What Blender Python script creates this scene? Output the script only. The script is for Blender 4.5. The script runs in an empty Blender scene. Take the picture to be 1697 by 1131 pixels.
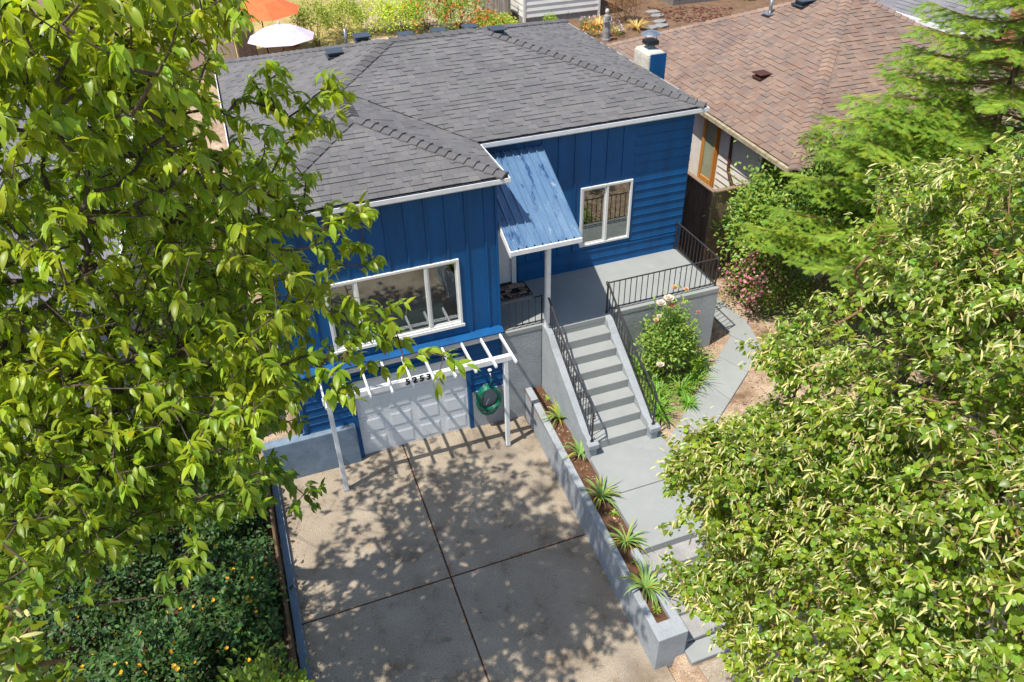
import bpy, math, random
import numpy as np
from mathutils import Vector, Matrix, Euler
random.seed(7); rng = np.random.default_rng(7)
SC = bpy.context.scene; COL = SC.collection

# ------------------------------------------------------------------ camera
CAM = np.array([-3.348, -12.491, 12.043])
YAW, PITCH, ROLL, FPX = math.radians(19.465), math.radians(36.698), math.radians(-1.426), 1267.963
FW = np.array([math.sin(YAW)*math.cos(PITCH), math.cos(YAW)*math.cos(PITCH), -math.sin(PITCH)])
RT = np.array([math.cos(YAW), -math.sin(YAW), 0.0]); UP = np.cross(RT, FW)
RT2 = RT*math.cos(ROLL)+UP*math.sin(ROLL); UP2 = -RT*math.sin(ROLL)+UP*math.cos(ROLL)
cd = bpy.data.cameras.new('camera'); cam = bpy.data.objects.new('camera', cd); COL.objects.link(cam)
cam.matrix_world = Matrix(((RT2[0], UP2[0], -FW[0], CAM[0]), (RT2[1], UP2[1], -FW[1], CAM[1]), (RT2[2], UP2[2], -FW[2], CAM[2]), (0, 0, 0, 1)))
cd.sensor_width = 36; cd.lens = FPX/1697*36; cd.clip_start = .1; cd.clip_end = 1000
SC.camera = cam

# ------------------------------------------------------------------ light
SUNV = Vector((-.45, -.15, 1.0)).normalized()          # towards the sun
w = bpy.data.worlds.new('World'); SC.world = w; w.use_nodes = True
wn = w.node_tree; wn.nodes.clear()
sky = wn.nodes.new('ShaderNodeTexSky'); sky.sky_type = 'NISHITA'; sky.sun_disc = False
sky.sun_elevation = math.asin(SUNV.z); sky.sun_rotation = math.atan2(SUNV.x, SUNV.y)
bg = wn.nodes.new('ShaderNodeBackground'); bg.inputs[1].default_value = .15
wo = wn.nodes.new('ShaderNodeOutputWorld')
wn.links.new(sky.outputs[0], bg.inputs[0]); wn.links.new(bg.outputs[0], wo.inputs[0])
sd = bpy.data.lights.new('sun', 'SUN'); sd.energy = 4.6; sd.angle = math.radians(.53); sd.color = (1, .95, .86)
sun = bpy.data.objects.new('sun', sd); COL.objects.link(sun)
sun.rotation_euler = SUNV.to_track_quat('Z', 'Y').to_euler()
SC.view_settings.view_transform = 'Standard'; SC.view_settings.look = 'None'
SC.view_settings.exposure = .46; SC.view_settings.gamma = 1; SC.view_settings.use_curve_mapping = False

# ------------------------------------------------------------------ pixel rays (photo pixels -> points of the place)
def ray(u, v):
    return FW+RT2*(u-848.5)/FPX+UP2*(565.5-v)/FPX
def on(u, v, ax, val):
    d = ray(u, v); i = 'xyz'.index(ax); return CAM+d*(val-CAM[i])/d[i]
def at(u, v, t):
    d = ray(u, v); return CAM+d*t/np.linalg.norm(d)

# ------------------------------------------------------------------ object helpers
WO = {}
def link(o): COL.objects.link(o); return o
def tag(o, label=None, cat=None, group=None, kind=None):
    if label: o['label'] = label
    if cat: o['category'] = cat
    if group: o['group'] = group
    if kind: o['kind'] = kind
    return o
def thing(name, label, cat, loc=(0, 0, 0), group=None):
    o = link(bpy.data.objects.new(name, None)); o.location = loc; o.empty_display_size = .2
    WO[o.name] = Vector(loc); return tag(o, label, cat, group)
def wo_of(p): return WO.get(p.name, Vector((0, 0, 0)))
def put(name, me, parent=None, M=None, kind=None, label=None):
    o = link(bpy.data.objects.new(name, me))
    M = M or Matrix.Identity(4)
    if parent:
        o.parent = parent; o.matrix_basis = Matrix.Translation(-wo_of(parent)) @ M
    else: o.matrix_basis = M
    WO[o.name] = M.to_translation() if parent is None else M.to_translation()
    if kind: o['kind'] = kind
    if label: o['label'] = label
    return o
def bevel(o, wd=.008, seg=1):
    m = o.modifiers.new('bevel', 'BEVEL'); m.width = wd; m.segments = seg; m.limit_method = 'ANGLE'; m.angle_limit = .6
    return o

class MB:
    def __init__(s): s.v = []; s.f = []; s.t = []; s.smooth = False; s.tint = None
    def add(s, vs, fs, tint=None):
        b = len(s.v); s.v += [tuple(map(float, p)) for p in vs]; s.f += [tuple(b+i for i in f) for f in fs]
        s.t += [tint if tint is not None else (1, 1, 1)]*len(vs); return s
    def box(s, x0, x1, y0, y1, z0, z1, tint=None):
        return s.add([(x0, y0, z0), (x1, y0, z0), (x1, y1, z0), (x0, y1, z0), (x0, y0, z1), (x1, y0, z1), (x1, y1, z1), (x0, y1, z1)],
                     [(0, 3, 2, 1), (4, 5, 6, 7), (0, 1, 5, 4), (1, 2, 6, 5), (2, 3, 7, 6), (3, 0, 4, 7)], tint)
    def obox(s, o, a, b, c, tint=None):        # corner o and three edge vectors
        o, a, b, c = map(Vector, (o, a, b, c))
        p = [o, o+a, o+a+b, o+b, o+c, o+a+c, o+a+b+c, o+b+c]
        return s.add(p, [(0, 3, 2, 1), (4, 5, 6, 7), (0, 1, 5, 4), (1, 2, 6, 5), (2, 3, 7, 6), (3, 0, 4, 7)], tint)
    def bar(s, a, b, wd, ht, up=(0, 0, 1), tint=None):   # beam from a to b, centred
        a, b = Vector(a), Vector(b); d = (b-a).normalized(); u = Vector(up); sd_ = d.cross(u).normalized(); u = sd_.cross(d)
        return s.obox(a-sd_*wd/2-u*ht/2, b-a, sd_*wd, u*ht, tint)
    def prism(s, poly, vec, tint=None):         # 3D polygon swept along vec
        n = len(poly); P = [Vector(p) for p in poly]; V = Vector(vec)
        return s.add(P+[p+V for p in P], [tuple(range(n))[::-1], tuple(range(n, 2*n))]+[(i, (i+1) % n, (i+1) % n+n, i+n) for i in range(n)], tint)
    def face(s, poly, tint=None): return s.add(poly, [tuple(range(len(poly)))], tint)
    def tube(s, pts, r, n=6, cap=True, tint=None):
        pts = [Vector(p) for p in pts]; rs = r if hasattr(r, '__len__') else [r]*len(pts)
        vs = []; fs = []
        prev = None
        for i, p in enumerate(pts):
            d = (pts[min(i+1, len(pts)-1)]-pts[max(i-1, 0)]).normalized()
            if prev is None:
                a = d.cross(Vector((0, 0, 1)));
                if a.length < .1: a = d.cross(Vector((1, 0, 0)))
            else: a = prev-d*prev.dot(d)
            a.normalize(); prev = a; b = d.cross(a)
            vs += [p+(a*math.cos(2*math.pi*k/n)+b*math.sin(2*math.pi*k/n))*rs[i] for k in range(n)]
        for i in range(len(pts)-1):
            fs += [(i*n+k, i*n+(k+1) % n, (i+1)*n+(k+1) % n, (i+1)*n+k) for k in range(n)]
        if cap: fs += [tuple(range(n))[::-1], tuple((len(pts)-1)*n+k for k in range(n))]
        s.smooth = True
        return s.add(vs, fs, tint)
    def lathe(s, c, prof, n=16, tint=None):     # profile of (r, z) round a vertical axis through c
        c = Vector(c); vs = []; fs = []
        for r, z in prof: vs += [c+Vector((r*math.cos(2*math.pi*k/n), r*math.sin(2*math.pi*k/n), z)) for k in range(n)]
        for i in range(len(prof)-1): fs += [(i*n+k, i*n+(k+1) % n, (i+1)*n+(k+1) % n, (i+1)*n+k) for k in range(n)]
        return s.add(vs, fs, tint)
    def mesh(s, name, m):
        me = bpy.data.meshes.new(name); me.from_pydata(s.v, [], s.f); me.materials.append(m)
        if True:
            ca = me.color_attributes.new('tint', 'FLOAT_COLOR', 'POINT')
            ca.data.foreach_set('color', np.array([(*t, 1) for t in s.t], dtype=np.float32).ravel())
        if s.smooth: me.polygons.foreach_set('use_smooth', [len(f) <= 4 for f in s.f])
        me.update(); return me
    def build(s, name, m, parent=None, kind=None, label=None): return put(name, s.mesh(name, m), parent, None, kind, label)

def np_mesh(name, V, F, m, tint=None, smooth=False):
    """V (n,3), F (k,3) or (k,4)"""
    me = bpy.data.meshes.new(name); V = np.asarray(V, np.float32); F = np.asarray(F, np.int32)
    k = F.shape[1]
    me.vertices.add(len(V)); me.vertices.foreach_set('co', V.ravel())
    me.loops.add(F.size); me.loops.foreach_set('vertex_index', F.ravel())
    me.polygons.add(len(F)); me.polygons.foreach_set('loop_start', np.arange(0, F.size, k, dtype=np.int32))
    try: me.polygons.foreach_set('loop_total', np.full(len(F), k, dtype=np.int32))
    except Exception: pass
    me.materials.append(m)
    if tint is not None:
        ca = me.color_attributes.new('tint', 'FLOAT_COLOR', 'POINT')
        c = np.ones((len(V), 4), np.float32); c[:, :3] = tint; ca.data.foreach_set('color', c.ravel())
    me.update(calc_edges=True)
    if smooth: me.polygons.foreach_set('use_smooth', np.ones(len(F), bool))
    return me

# ------------------------------------------------------------------ materials
def mat(name, col, col2=None, scale=3., rough=.85, bump=.15, bscale=40., spec=.3, tint=False, metal=0., stretch=(1, 1, 1),
        contrast=(.35, .65), speck=None, stain=None, coat=0., fine=.12, stain_src='geo'):
    m = bpy.data.materials.new(name); m.use_nodes = True; nt = m.node_tree; N = nt.nodes; L = nt.links
    b = N['Principled BSDF']
    geo = N.new('ShaderNodeNewGeometry'); mp = N.new('ShaderNodeMapping'); mp.inputs['Scale'].default_value = stretch
    L.new(geo.outputs['Position'], mp.inputs[0])
    def noise(sc, det=5, src=None, rough_=.6):
        n = N.new('ShaderNodeTexNoise'); n.inputs['Scale'].default_value = sc; n.inputs['Detail'].default_value = det
        n.inputs['Roughness'].default_value = rough_; L.new((src or mp).outputs[0], n.inputs['Vector']); return n
    def mix(f, a, c, mode='MIX'):
        x = N.new('ShaderNodeMix'); x.data_type = 'RGBA'; x.blend_type = mode
        for i, q in ((0, f), (6, a), (7, c)):
            if hasattr(q, 'is_linked') or hasattr(q, 'links'): L.new(q, x.inputs[i])
            elif i == 0: x.inputs[0].default_value = q
            else: x.inputs[i].default_value = (*q[:3], 1)
        return x.outputs[2]
    def ramp(src, a, b_):
        r = N.new('ShaderNodeMapRange'); r.inputs[1].default_value = a; r.inputs[2].default_value = b_; L.new(src, r.inputs[0]); return r.outputs[0]
    col2 = col2 or tuple(c*.75 for c in col)
    n1 = noise(scale)
    c = mix(ramp(n1.outputs[0], *contrast), col, col2)
    if fine:
        nf = noise(bscale, 3)
        g = N.new('ShaderNodeMapRange'); g.inputs[1].default_value = .3; g.inputs[2].default_value = .7
        g.inputs[3].default_value = 1-fine; g.inputs[4].default_value = 1+fine; L.new(nf.outputs[0], g.inputs[0])
        cx = N.new('ShaderNodeCombineXYZ')
        for i in range(3): L.new(g.outputs[0], cx.inputs[i])
        c = mix(1., c, cx.outputs[0], 'MULTIPLY')
    if speck:
        ns = noise(speck[1], 2, geo); c = mix(ramp(ns.outputs[0], speck[2], speck[2]+.06), c, speck[0])
    if stain:
        for (sc_, lo, hi, scol) in stain:
            ns = noise(sc_, 6, geo if stain_src == 'geo' else mp, .65); c = mix(ramp(ns.outputs[0], lo, hi), c, scol)
    if tint:
        a = N.new('ShaderNodeAttribute'); a.attribute_name = 'tint'; c = mix(1., c, a.outputs['Color'], 'MULTIPLY')
    L.new(c, b.inputs['Base Color'])
    b.inputs['Roughness'].default_value = rough; b.inputs['Metallic'].default_value = metal
    b.inputs['Specular IOR Level'].default_value = spec; b.inputs['Coat Weight'].default_value = coat
    if bump:
        nb = noise(bscale, 4); bm = N.new('ShaderNodeBump'); bm.inputs['Strength'].default_value = bump; bm.inputs['Distance'].default_value = .02
        L.new(nb.outputs[0], bm.inputs['Height']); L.new(bm.outputs[0], b.inputs['Normal'])
    return m
def leafmat(name, col, col2, rough=.45, trans=.35, tcol=None, spec=.4):
    m = mat(name, col, col2, scale=1.3, rough=rough, bump=0, tint=True, spec=spec, fine=0)
    nt = m.node_tree; b = nt.nodes['Principled BSDF']; out = nt.nodes['Material Output']
    t = nt.nodes.new('ShaderNodeBsdfTranslucent'); mx = nt.nodes.new('ShaderNodeMixShader'); mx.inputs[0].default_value = trans
    src = b.inputs['Base Color'].links[0].from_socket
    x = nt.nodes.new('ShaderNodeMix'); x.data_type = 'RGBA'; x.blend_type = 'MULTIPLY'; x.inputs[0].default_value = 1
    nt.links.new(src, x.inputs[6]); x.inputs[7].default_value = (*(tcol or (1.9, 1.7, .7)), 1)
    nt.links.new(x.outputs[2], t.inputs[0])
    nt.links.new(b.outputs[0], mx.inputs[1]); nt.links.new(t.outputs[0], mx.inputs[2]); nt.links.new(mx.outputs[0], out.inputs[0])
    return m
def glassmat(name, refl=.22):
    m = bpy.data.materials.new(name); m.use_nodes = True; nt = m.node_tree; N = nt.nodes; L = nt.links; N.clear()
    out = N.new('ShaderNodeOutputMaterial'); tr = N.new('ShaderNodeBsdfTransparent'); tr.inputs[0].default_value = (.75, .82, .8, 1)
    gl = N.new('ShaderNodeBsdfGlossy'); gl.inputs['Roughness'].default_value = .015; gl.inputs[0].default_value = (1, 1, 1, 1)
    mx = N.new('ShaderNodeMixShader'); fr = N.new('ShaderNodeFresnel'); fr.inputs[0].default_value = 1.5
    ma = N.new('ShaderNodeMath'); ma.operation = 'MULTIPLY_ADD'; ma.inputs[1].default_value = 1.0; ma.inputs[2].default_value = refl*.5
    L.new(fr.outputs[0], ma.inputs[0]); L.new(ma.outputs[0], mx.inputs[0])
    L.new(tr.outputs[0], mx.inputs[1]); L.new(gl.outputs[0], mx.inputs[2]); L.new(mx.outputs[0], out.inputs[0])
    return m

M = {}
M['conc'] = mat('driveway_concrete', (.375, .315, .24), (.26, .21, .155), scale=1.1, rough=.92, bump=.6, bscale=48, fine=.34, contrast=(.3, .7),
    speck=((.12, .1, .08), 110, .63), stain=[(.55, .54, .72, (.16, .115, .075)), (2.2, .57, .75, (.17, .125, .085)), (7, .62, .8, (.13, .1, .075)), (.3, .56, .7, (.2, .175, .145))])
M['greypaint'] = mat('grey_floor_paint', (.30, .31, .30), (.265, .275, .27), scale=1.6, rough=.7, bump=.12, bscale=60, fine=.04, stain=[(1.7, .62, .8, (.36, .37, .36))])
M['stucco'] = mat('grey_stucco', (.33, .35, .368), (.275, .292, .31), scale=2.2, rough=.85, bump=.55, bscale=22, fine=.08, stain=[(1.3, .6, .8, (.22, .22, .215))])
M['walk'] = mat('old_step_concrete', (.34, .33, .325), (.25, .24, .235), scale=3, rough=.9, bump=.3, bscale=40, fine=.12)
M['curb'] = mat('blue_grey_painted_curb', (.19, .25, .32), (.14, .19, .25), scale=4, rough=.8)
M['blue'] = mat('blue_siding_paint', (.003, .088, .26), (.005, .066, .19), scale=1.5, stretch=(2, 2, .3), rough=.5, bump=.12, bscale=18, spec=.28, fine=.06)
M['blue2'] = mat('blue_wall_core', (.003, .055, .16), scale=1.2, rough=.6, bump=.1, bscale=30)
M['white'] = mat('white_trim_paint', (.74, .75, .76), (.66, .67, .68), scale=5, rough=.55, bump=.05, bscale=50, fine=.04, stain=[(6, .64, .8, (.5, .47, .42))])
M['vinyl'] = mat('white_vinyl_frame', (.72, .72, .7), (.66, .66, .63), scale=3, rough=.4, bump=0, fine=.02)
M['door'] = mat('white_panel_paint', (.7, .72, .74), (.62, .65, .67), scale=2, rough=.5, bump=.03, fine=.03)
M['shingle'] = mat('grey_asphalt_shingle', (.18, .173, .17), (.148, .143, .141), scale=1.1, rough=.92, bump=.8, bscale=170, fine=.35, tint=True, spec=.3)
M['shingled'] = mat('dark_roof_deck', (.03, .029, .029), rough=.95)
M['brshingle'] = mat('brown_asphalt_shingle', (.275, .195, .15), (.22, .155, .125), scale=.8, rough=.93, bump=.8, bscale=140, fine=.3, tint=True, stain=[(.6, .58, .75, (.15, .115, .1))])
M['brdeck'] = mat('brown_roof_deck', (.05, .035, .028), rough=.95)
M['black'] = mat('black_iron', (.022, .02, .022), (.035, .03, .03), rough=.5, bump=.1, spec=.5)
M['vent'] = mat('dark_vent_metal', (.04, .05, .065), rough=.45, spec=.5)
M['gutin'] = mat('dirty_gutter_inside', (.25, .2, .15), (.12, .08, .05), scale=12, rough=.9)
M['mulch'] = mat('dry_mulch_soil', (.50, .38, .275), (.30, .2, .13), scale=2.6, rough=1, bump=1., bscale=45, fine=.45, contrast=(.3, .62), stain=[(14, .58, .7, (.5, .4, .29)), (1.1, .58, .7, (.17, .1, .06))])
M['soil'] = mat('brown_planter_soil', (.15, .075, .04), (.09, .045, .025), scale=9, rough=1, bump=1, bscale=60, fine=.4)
M['chip'] = mat('wood_chip', (.42, .3, .19), (.25, .16, .1), scale=30, rough=.95, tint=True)
M['wood'] = mat('weathered_fence_wood', (.24, .165, .115), (.14, .09, .065), scale=6, rough=.9, bump=.5, bscale=30, stretch=(4, 4, .35), fine=.25, tint=True)
M['greywood'] = mat('grey_weathered_wood', (.25, .22, .2), (.15, .125, .11), scale=6, rough=.9, bump=.5, bscale=30, stretch=(4, 4, .35), fine=.25, tint=True)
M['plankwood'] = mat('brown_edging_plank', (.17, .11, .06), (.09, .055, .03), scale=5, rough=.9, bump=.5, bscale=30, stretch=(4, .3, 4), fine=.25)
M['orangewood'] = mat('varnished_orange_wood', (.55, .24, .05), (.42, .17, .035), scale=5, rough=.4, stretch=(4, 4, .4))
M['joint'] = mat('brown_joint_dirt', (.05, .025, .015), (.11, .05, .025), scale=14, rough=1)
M['metalroof'] = mat('blue_painted_metal_roof', (.10, .185, .30), (.08, .15, .26), scale=2, rough=.38, bump=.03, spec=.5, stretch=(3., .8, .8), fine=.08, stain_src='map',
    stain=[(2.0, .57, .61, (.025, .07, .17)), (5, .61, .67, (.26, .32, .38)), (.9, .5, .75, (.15, .24, .35))])
M['hose'] = mat('green_garden_hose', (.0, .16, .095), (.0, .1, .06), rough=.35, bump=0, spec=.6)
M['steel'] = mat('galvanised_metal', (.45, .47, .5), (.3, .32, .34), rough=.35, metal=.8)
M['glass'] = glassmat('window_glass')
M['dark'] = mat('dark_interior', (.035, .028, .022), rough=.9)
M['beige'] = mat('beige_interior', (.3, .24, .18), rough=.9)
M['sofa'] = mat('pale_green_sofa', (.38, .45, .42), rough=.9)
M['bark'] = mat('grey_brown_bark', (.12, .085, .06), (.06, .045, .035), scale=9, rough=.95, bump=.8, bscale=25)
M['twig'] = mat('orange_brown_twig', (.26, .14, .06), (.17, .1, .06), scale=9, rough=.8)
M['cream'] = mat('cream_stucco_paint', (.58, .53, .43), (.45, .42, .36), scale=5, rough=.9, bump=.6, bscale=15)
M['pink'] = mat('salmon_pink_stucco', (.5, .25, .19), (.45, .22, .17), rough=.9)
M['pinkbeige'] = mat('pinkish_beige_stucco', (.56, .42, .33), (.5, .37, .29), rough=.9)
M['paleblue'] = mat('pale_grey_siding', (.5, .5, .56), (.42, .42, .48), rough=.8)
M['green'] = mat('sage_green_siding', (.16, .25, .2), rough=.8)
M['brick'] = mat('orange_brick', (.42, .17, .09), (.3, .12, .07), scale=8, rough=.9, tint=True)
M['brown'] = mat('brown_painted_metal', (.085, .03, .02), rough=.5)
M['offwhite'] = mat('aged_white_siding', (.66, .62, .56), (.58, .54, .48), scale=2, rough=.7, fine=.04)
M['sidewhite'] = mat('bright_white_siding', (.74, .73, .68), (.68, .66, .61), scale=2, rough=.6, fine=.03)
M['greyroof'] = mat('neighbour_grey_shingle', (.22, .21, .225), (.17, .165, .175), scale=1, rough=.93, bump=.5, bscale=100, fine=.25, tint=True)
M['lawn'] = mat('dry_yellow_lawn', (.46, .33, .14), (.3, .24, .08), scale=2.5, rough=1, bump=.8, bscale=40, fine=.3)
M['earth'] = mat('garden_earth', (.2, .115, .065), (.12, .075, .045), scale=2, rough=1, bump=.8, bscale=30, fine=.3)
M['umbO'] = mat('orange_canvas', (.8, .16, .05), (.7, .13, .04), rough=.8)
M['umbW'] = mat('pale_lilac_canvas', (.6, .53, .64), (.52, .46, .56), rough=.8)
M['terra'] = mat('terracotta', (.42, .12, .06), rough=.8)
M['stone'] = mat('grey_stone', (.3, .29, .27), (.2, .19, .18), scale=8, rough=.9)
M['mat'] = mat('brown_doormat_brick', (.42, .27, .2), (.28, .19, .15), scale=14, rough=1, tint=True)
M['matb'] = mat('black_rubber_mat', (.012, .011, .011), rough=.9)
M['cherry'] = leafmat('cherry_leaf', (.31, .37, .022), (.19, .29, .02), rough=.4, trans=.42, tcol=(1.7, 1.6, .5))
M['linden'] = leafmat('linden_leaf', (.245, .34, .03), (.15, .25, .022), rough=.36, trans=.38)
M['bract'] = leafmat('cream_bract', (.66, .6, .27), (.56, .55, .2), rough=.7, trans=.3, tcol=(1.1, 1, .8))
M['conifer'] = leafmat('conifer_needle', (.27, .38, .04), (.18, .3, .035), rough=.6, trans=.35)
M['shrubleaf'] = leafmat('shrub_leaf', (.24, .35, .06), (.15, .25, .045), rough=.5, trans=.3)
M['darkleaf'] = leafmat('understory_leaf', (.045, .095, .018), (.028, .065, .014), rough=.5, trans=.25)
M['strap'] = leafmat('strap_leaf', (.27, .40, .1), (.2, .32, .07), rough=.45, trans=.25, tcol=(1.3, 1.3, .7))
M['petal'] = leafmat('flower_petal', (.8, .75, .68), (.75, .65, .55), rough=.7, trans=.3, tcol=(1, 1, 1))
M['number'] = mat('black_house_number', (.01, .01, .012), rough=.5)

# ------------------------------------------------------------------ ground and terrain
def sm(a, b, x): t = min(1, max(0, (x-a)/(b-a))); return t*t*(3-2*t)
def hz(x, y):
    back = 2.42
    if x < -4.58: return (.1+(back-.1)*sm(4, 14, y)) if y > 0 else .1
    if x < 1.42:
        if y > 9: return back
        if x < -3.45 and y > .06: return .93+(back-.93)*sm(2, 9, y)
        return -.12
    if x < 1.735 and -6.5 < y < 0: return .4
    h = .84+(back-.84)*sm(2.2, 9, y)
    if x < 3.45: return h-(.84-.12)*sm(-4.7, -6.2, y) if y < -4.7 else h
    return h-(.84-.2)*sm(-5, -7.4, y) if y < -5 else h
xs = sorted(set([-200, -60, -30, -20, -15, -12, -10]+[-9+.5*i for i in range(9)]+[-4.59, -4.56, -4, -3.5, -3.4, 0, 1.40, 1.44, 1.73, 1.745]+[2+.5*i for i in range(16)]+[11, 14, 18, 24, 30, 60, 200]+[3.43, 3.47]))
ys = sorted(set([-200, -60, -20, -10, -8.5]+[-8+.4*i for i in range(20)]+[.04, .08]+[.5*i for i in range(1, 30)]+[17, 20, 25, 32, 40, 60, 200]+[8.99, 9.01]))
V = [(x, y, hz(x, y)) for y in ys for x in xs]; nx = len(xs)
F = [(j*nx+i, j*nx+i+1, (j+1)*nx+i+1, (j+1)*nx+i) for j in range(len(ys)-1) for i in range(nx-1)]
tag(put('ground', np_mesh('ground', V, F, M['mulch'], smooth=True)), 'dry brown mulch and bare earth around the houses', None, None, 'structure')
lawn = MB().face([(-3.6, 16, 2.44), (2.5, 16, 2.44), (3.5, 34, 2.44), (-6, 34, 2.44)])
tag(lawn.build('lawn', M['lawn']), 'dry yellow lawn behind the blue house', None, None, 'structure')
eb = MB().face([(10, 12, 2.445), (26, 12, 2.445), (28, 27.5, 2.445), (10, 27.5, 2.445)])
tag(eb.build('garden_bed', M['earth']), 'brown earth garden bed behind the houses', None, None, 'structure')

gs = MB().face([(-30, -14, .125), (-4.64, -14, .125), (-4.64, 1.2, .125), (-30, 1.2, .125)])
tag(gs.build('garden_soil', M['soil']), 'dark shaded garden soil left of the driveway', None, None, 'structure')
# driveway: slabs with joints
drv = thing('driveway', 'stained concrete driveway in front of the garage door', 'driveway', (-1.5, -3.5, 0)); drv['kind'] = 'structure'
del drv['category']
def slab(poly, z0, z1, name, m, parent, bv=.01):
    b = MB().prism([(x, y, z0) for x, y in poly], (0, 0, z1-z0)); o = b.build(name, m, parent); bevel(o, bv); return o
g_ = .012
for (xa, xb) in ((-4.36, -1.58), (-1.58, 1.3)):
    for (ya, yb) in ((.12, -3.74), (-3.74, -7.7), (-7.7, -11.5)):
        slab([(xa+g_, yb+g_), (xb-g_, yb+g_), (xb-g_, ya-g_), (xa+g_, ya-g_)], -.11, 0, 'concrete_slab', M['conc'], drv)
for a, b in (((-1.58, .1, -.012), (-1.58, -11, -.012)), ((-4.36, -3.74, -.0125), (1.2, -3.74, -.0125))):
    MB().bar(a, b, .03, .012).build('expansion_joint', M['joint'], drv)
tag(MB().box(-4.46, -4.33, -11, .06, -.1, .1).build('kerb', M['curb']), 'narrow blue grey painted kerb along the left edge of the driveway', 'kerb'); 

# ------------------------------------------------------------------ roofs
def clip_poly(poly, edges):
    """poly: list of 2D points, clip against convex or not polygon 'edges' given as list of (nx,ny,c): keep n.p<=c"""
    for (nx_, ny_, c_) in edges:
        out = []
        for i in range(len(poly)):
            a = poly[i]; b = poly[(i+1) % len(poly)]
            da = nx_*a[0]+ny_*a[1]-c_; db = nx_*b[0]+ny_*b[1]-c_
            if da <= 0: out.append(a)
            if (da < 0 < db) or (db < 0 < da):
                t = da/(da-db); out.append((a[0]+(b[0]-a[0])*t, a[1]+(b[1]-a[1])*t))
        poly = out
        if len(poly) < 3: return []
    return poly
TONES = [(.88, .88, .9), (.94, .94, .95), (1., 1, 1), (1.05, 1.04, 1.03), (1.1, 1.08, 1.07), (.98, .96, 1.0)]
BTONES = [(.84, .87, .93), (.93, .95, .97), (1, 1, 1), (1.06, 1.04, 1.0), (1.12, 1.07, 1.02), (.95, .87, .82), (1.0, .94, .91)]
def shingle_face(pts, expo, widths, tones, store, bulk, thick=.009, seed=0, rough_rows=None):
    """pts: convex pieces (list of 3D polygons sharing a plane) whose first edge p0->p1 is the eave"""
    r = random.Random(seed)
    P0, P1 = Vector(pts[0][0]), Vector(pts[0][1]); U = (P1-P0).normalized()
    Nn = None
    for p in pts[0][2:]:
        q = Vector(p)-P0; Vv = (q-U*q.dot(U))
        if Vv.length > .1: Vv.normalize(); Nn = U.cross(Vv); break
    if Nn.z < 0: Nn = -Nn
    to2 = lambda p: ((Vector(p)-P0).dot(U), (Vector(p)-P0).dot(Vv))
    for piece in pts:
        q = [to2(p) for p in piece]; A = sum(q[i][0]*q[(i+1) % len(q)][1]-q[(i+1) % len(q)][0]*q[i][1] for i in range(len(q)))
        if A < 0: q = q[::-1]
        edges = []
        for i in range(len(q)):
            a, b = q[i], q[(i+1) % len(q)]; ex, ey = b[0]-a[0], b[1]-a[1]; l = math.hypot(ex, ey)
            if l < 1e-6: continue
            n = (ey/l, -ex/l); edges.append((n[0], n[1], n[0]*a[0]+n[1]*a[1]))
        u0, u1 = min(p[0] for p in q), max(p[0] for p in q); v0, v1 = min(p[1] for p in q), max(p[1] for p in q)
        row = int(v0/expo)
        while row*expo < v1:
            va, vb = row*expo, (row+1)*expo+.004
            rr = random.Random(seed*977+row); u = -30+rr.random()*.6
            while u < u1:
                k = rr.randrange(len(widths)); wd = widths[k]; t = rr.randrange(len(tones)); hi = rr.random()
                if u+wd > u0:
                    pl = clip_poly([(u, va), (u+wd-.004, va), (u+wd-.004, vb), (u, vb)], edges)
                    if len(pl) >= 3:
                        th = thick*(2.1 if hi > .5 else .7)
                        full = len(pl) == 4 and abs((pl[0][0]-u)) < 1e-5 and abs(max(p[0] for p in pl)-(u+wd-.004)) < 1e-5 and abs(max(p[1] for p in pl)-vb) < 1e-5 and abs(min(p[1] for p in pl)-va) < 1e-5
                        if full and store is not None:
                            O = P0+U*u+Vv*va; store.append(((O-Vector(CAM)).length, O, U, Vv, Nn, k, t, hi > .5))
                        else: add_tab(bulk, P0, U, Vv, Nn, pl, va, vb, th, tones[t])
                u += wd
            row += 1
def add_tab(bulk, P0, U, Vv, Nn, pl, va, vb, th, tint):
    n = len(pl)
    top = [P0+U*p[0]+Vv*p[1]+Nn*(.004+th*(1-.75*(p[1]-va)/(vb-va))) for p in pl]
    bot = [P0+U*p[0]+Vv*p[1] for p in pl]
    bulk.add(top+bot, [tuple(range(n))]+[(i, i+n, (i+1) % n+n, (i+1) % n) for i in range(n)], tint)
def finish_shingles(store, bulk, roof, widths, tones, m, expo, thick, nmax=300):
    store.sort(key=lambda s: s[0]); cache = {}
    for i, (d, O, U, Vv, Nn, k, t, hi) in enumerate(store):
        th = thick*(2.1 if hi else .7)
        if i < nmax:
            key = (k, t, hi)
            if key not in cache:
                b = MB(); wd = widths[k]-.004
                add_tab(b, Vector((0, 0, 0)), Vector((1, 0, 0)), Vector((0, 1, 0)), Vector((0, 0, 1)), [(0, 0), (wd, 0), (wd, expo+.004), (0, expo+.004)], 0, expo+.004, th, tones[t])
                cache[key] = b.mesh('shingle', m)
            Mx = Matrix(((U.x, Vv.x, Nn.x, O.x), (U.y, Vv.y, Nn.y, O.y), (U.z, Vv.z, Nn.z, O.z), (0, 0, 0, 1)))
            put('shingle', cache[key], roof, Mx)
        else:
            wd = widths[k]-.004
            add_tab(bulk, O, U, Vv, Nn, [(0, 0), (wd, 0), (wd, expo+.004), (0, expo+.004)], 0, expo+.004, th, tones[t])
    bulk.build('shingle_courses', m, roof, 'stuff')
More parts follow.
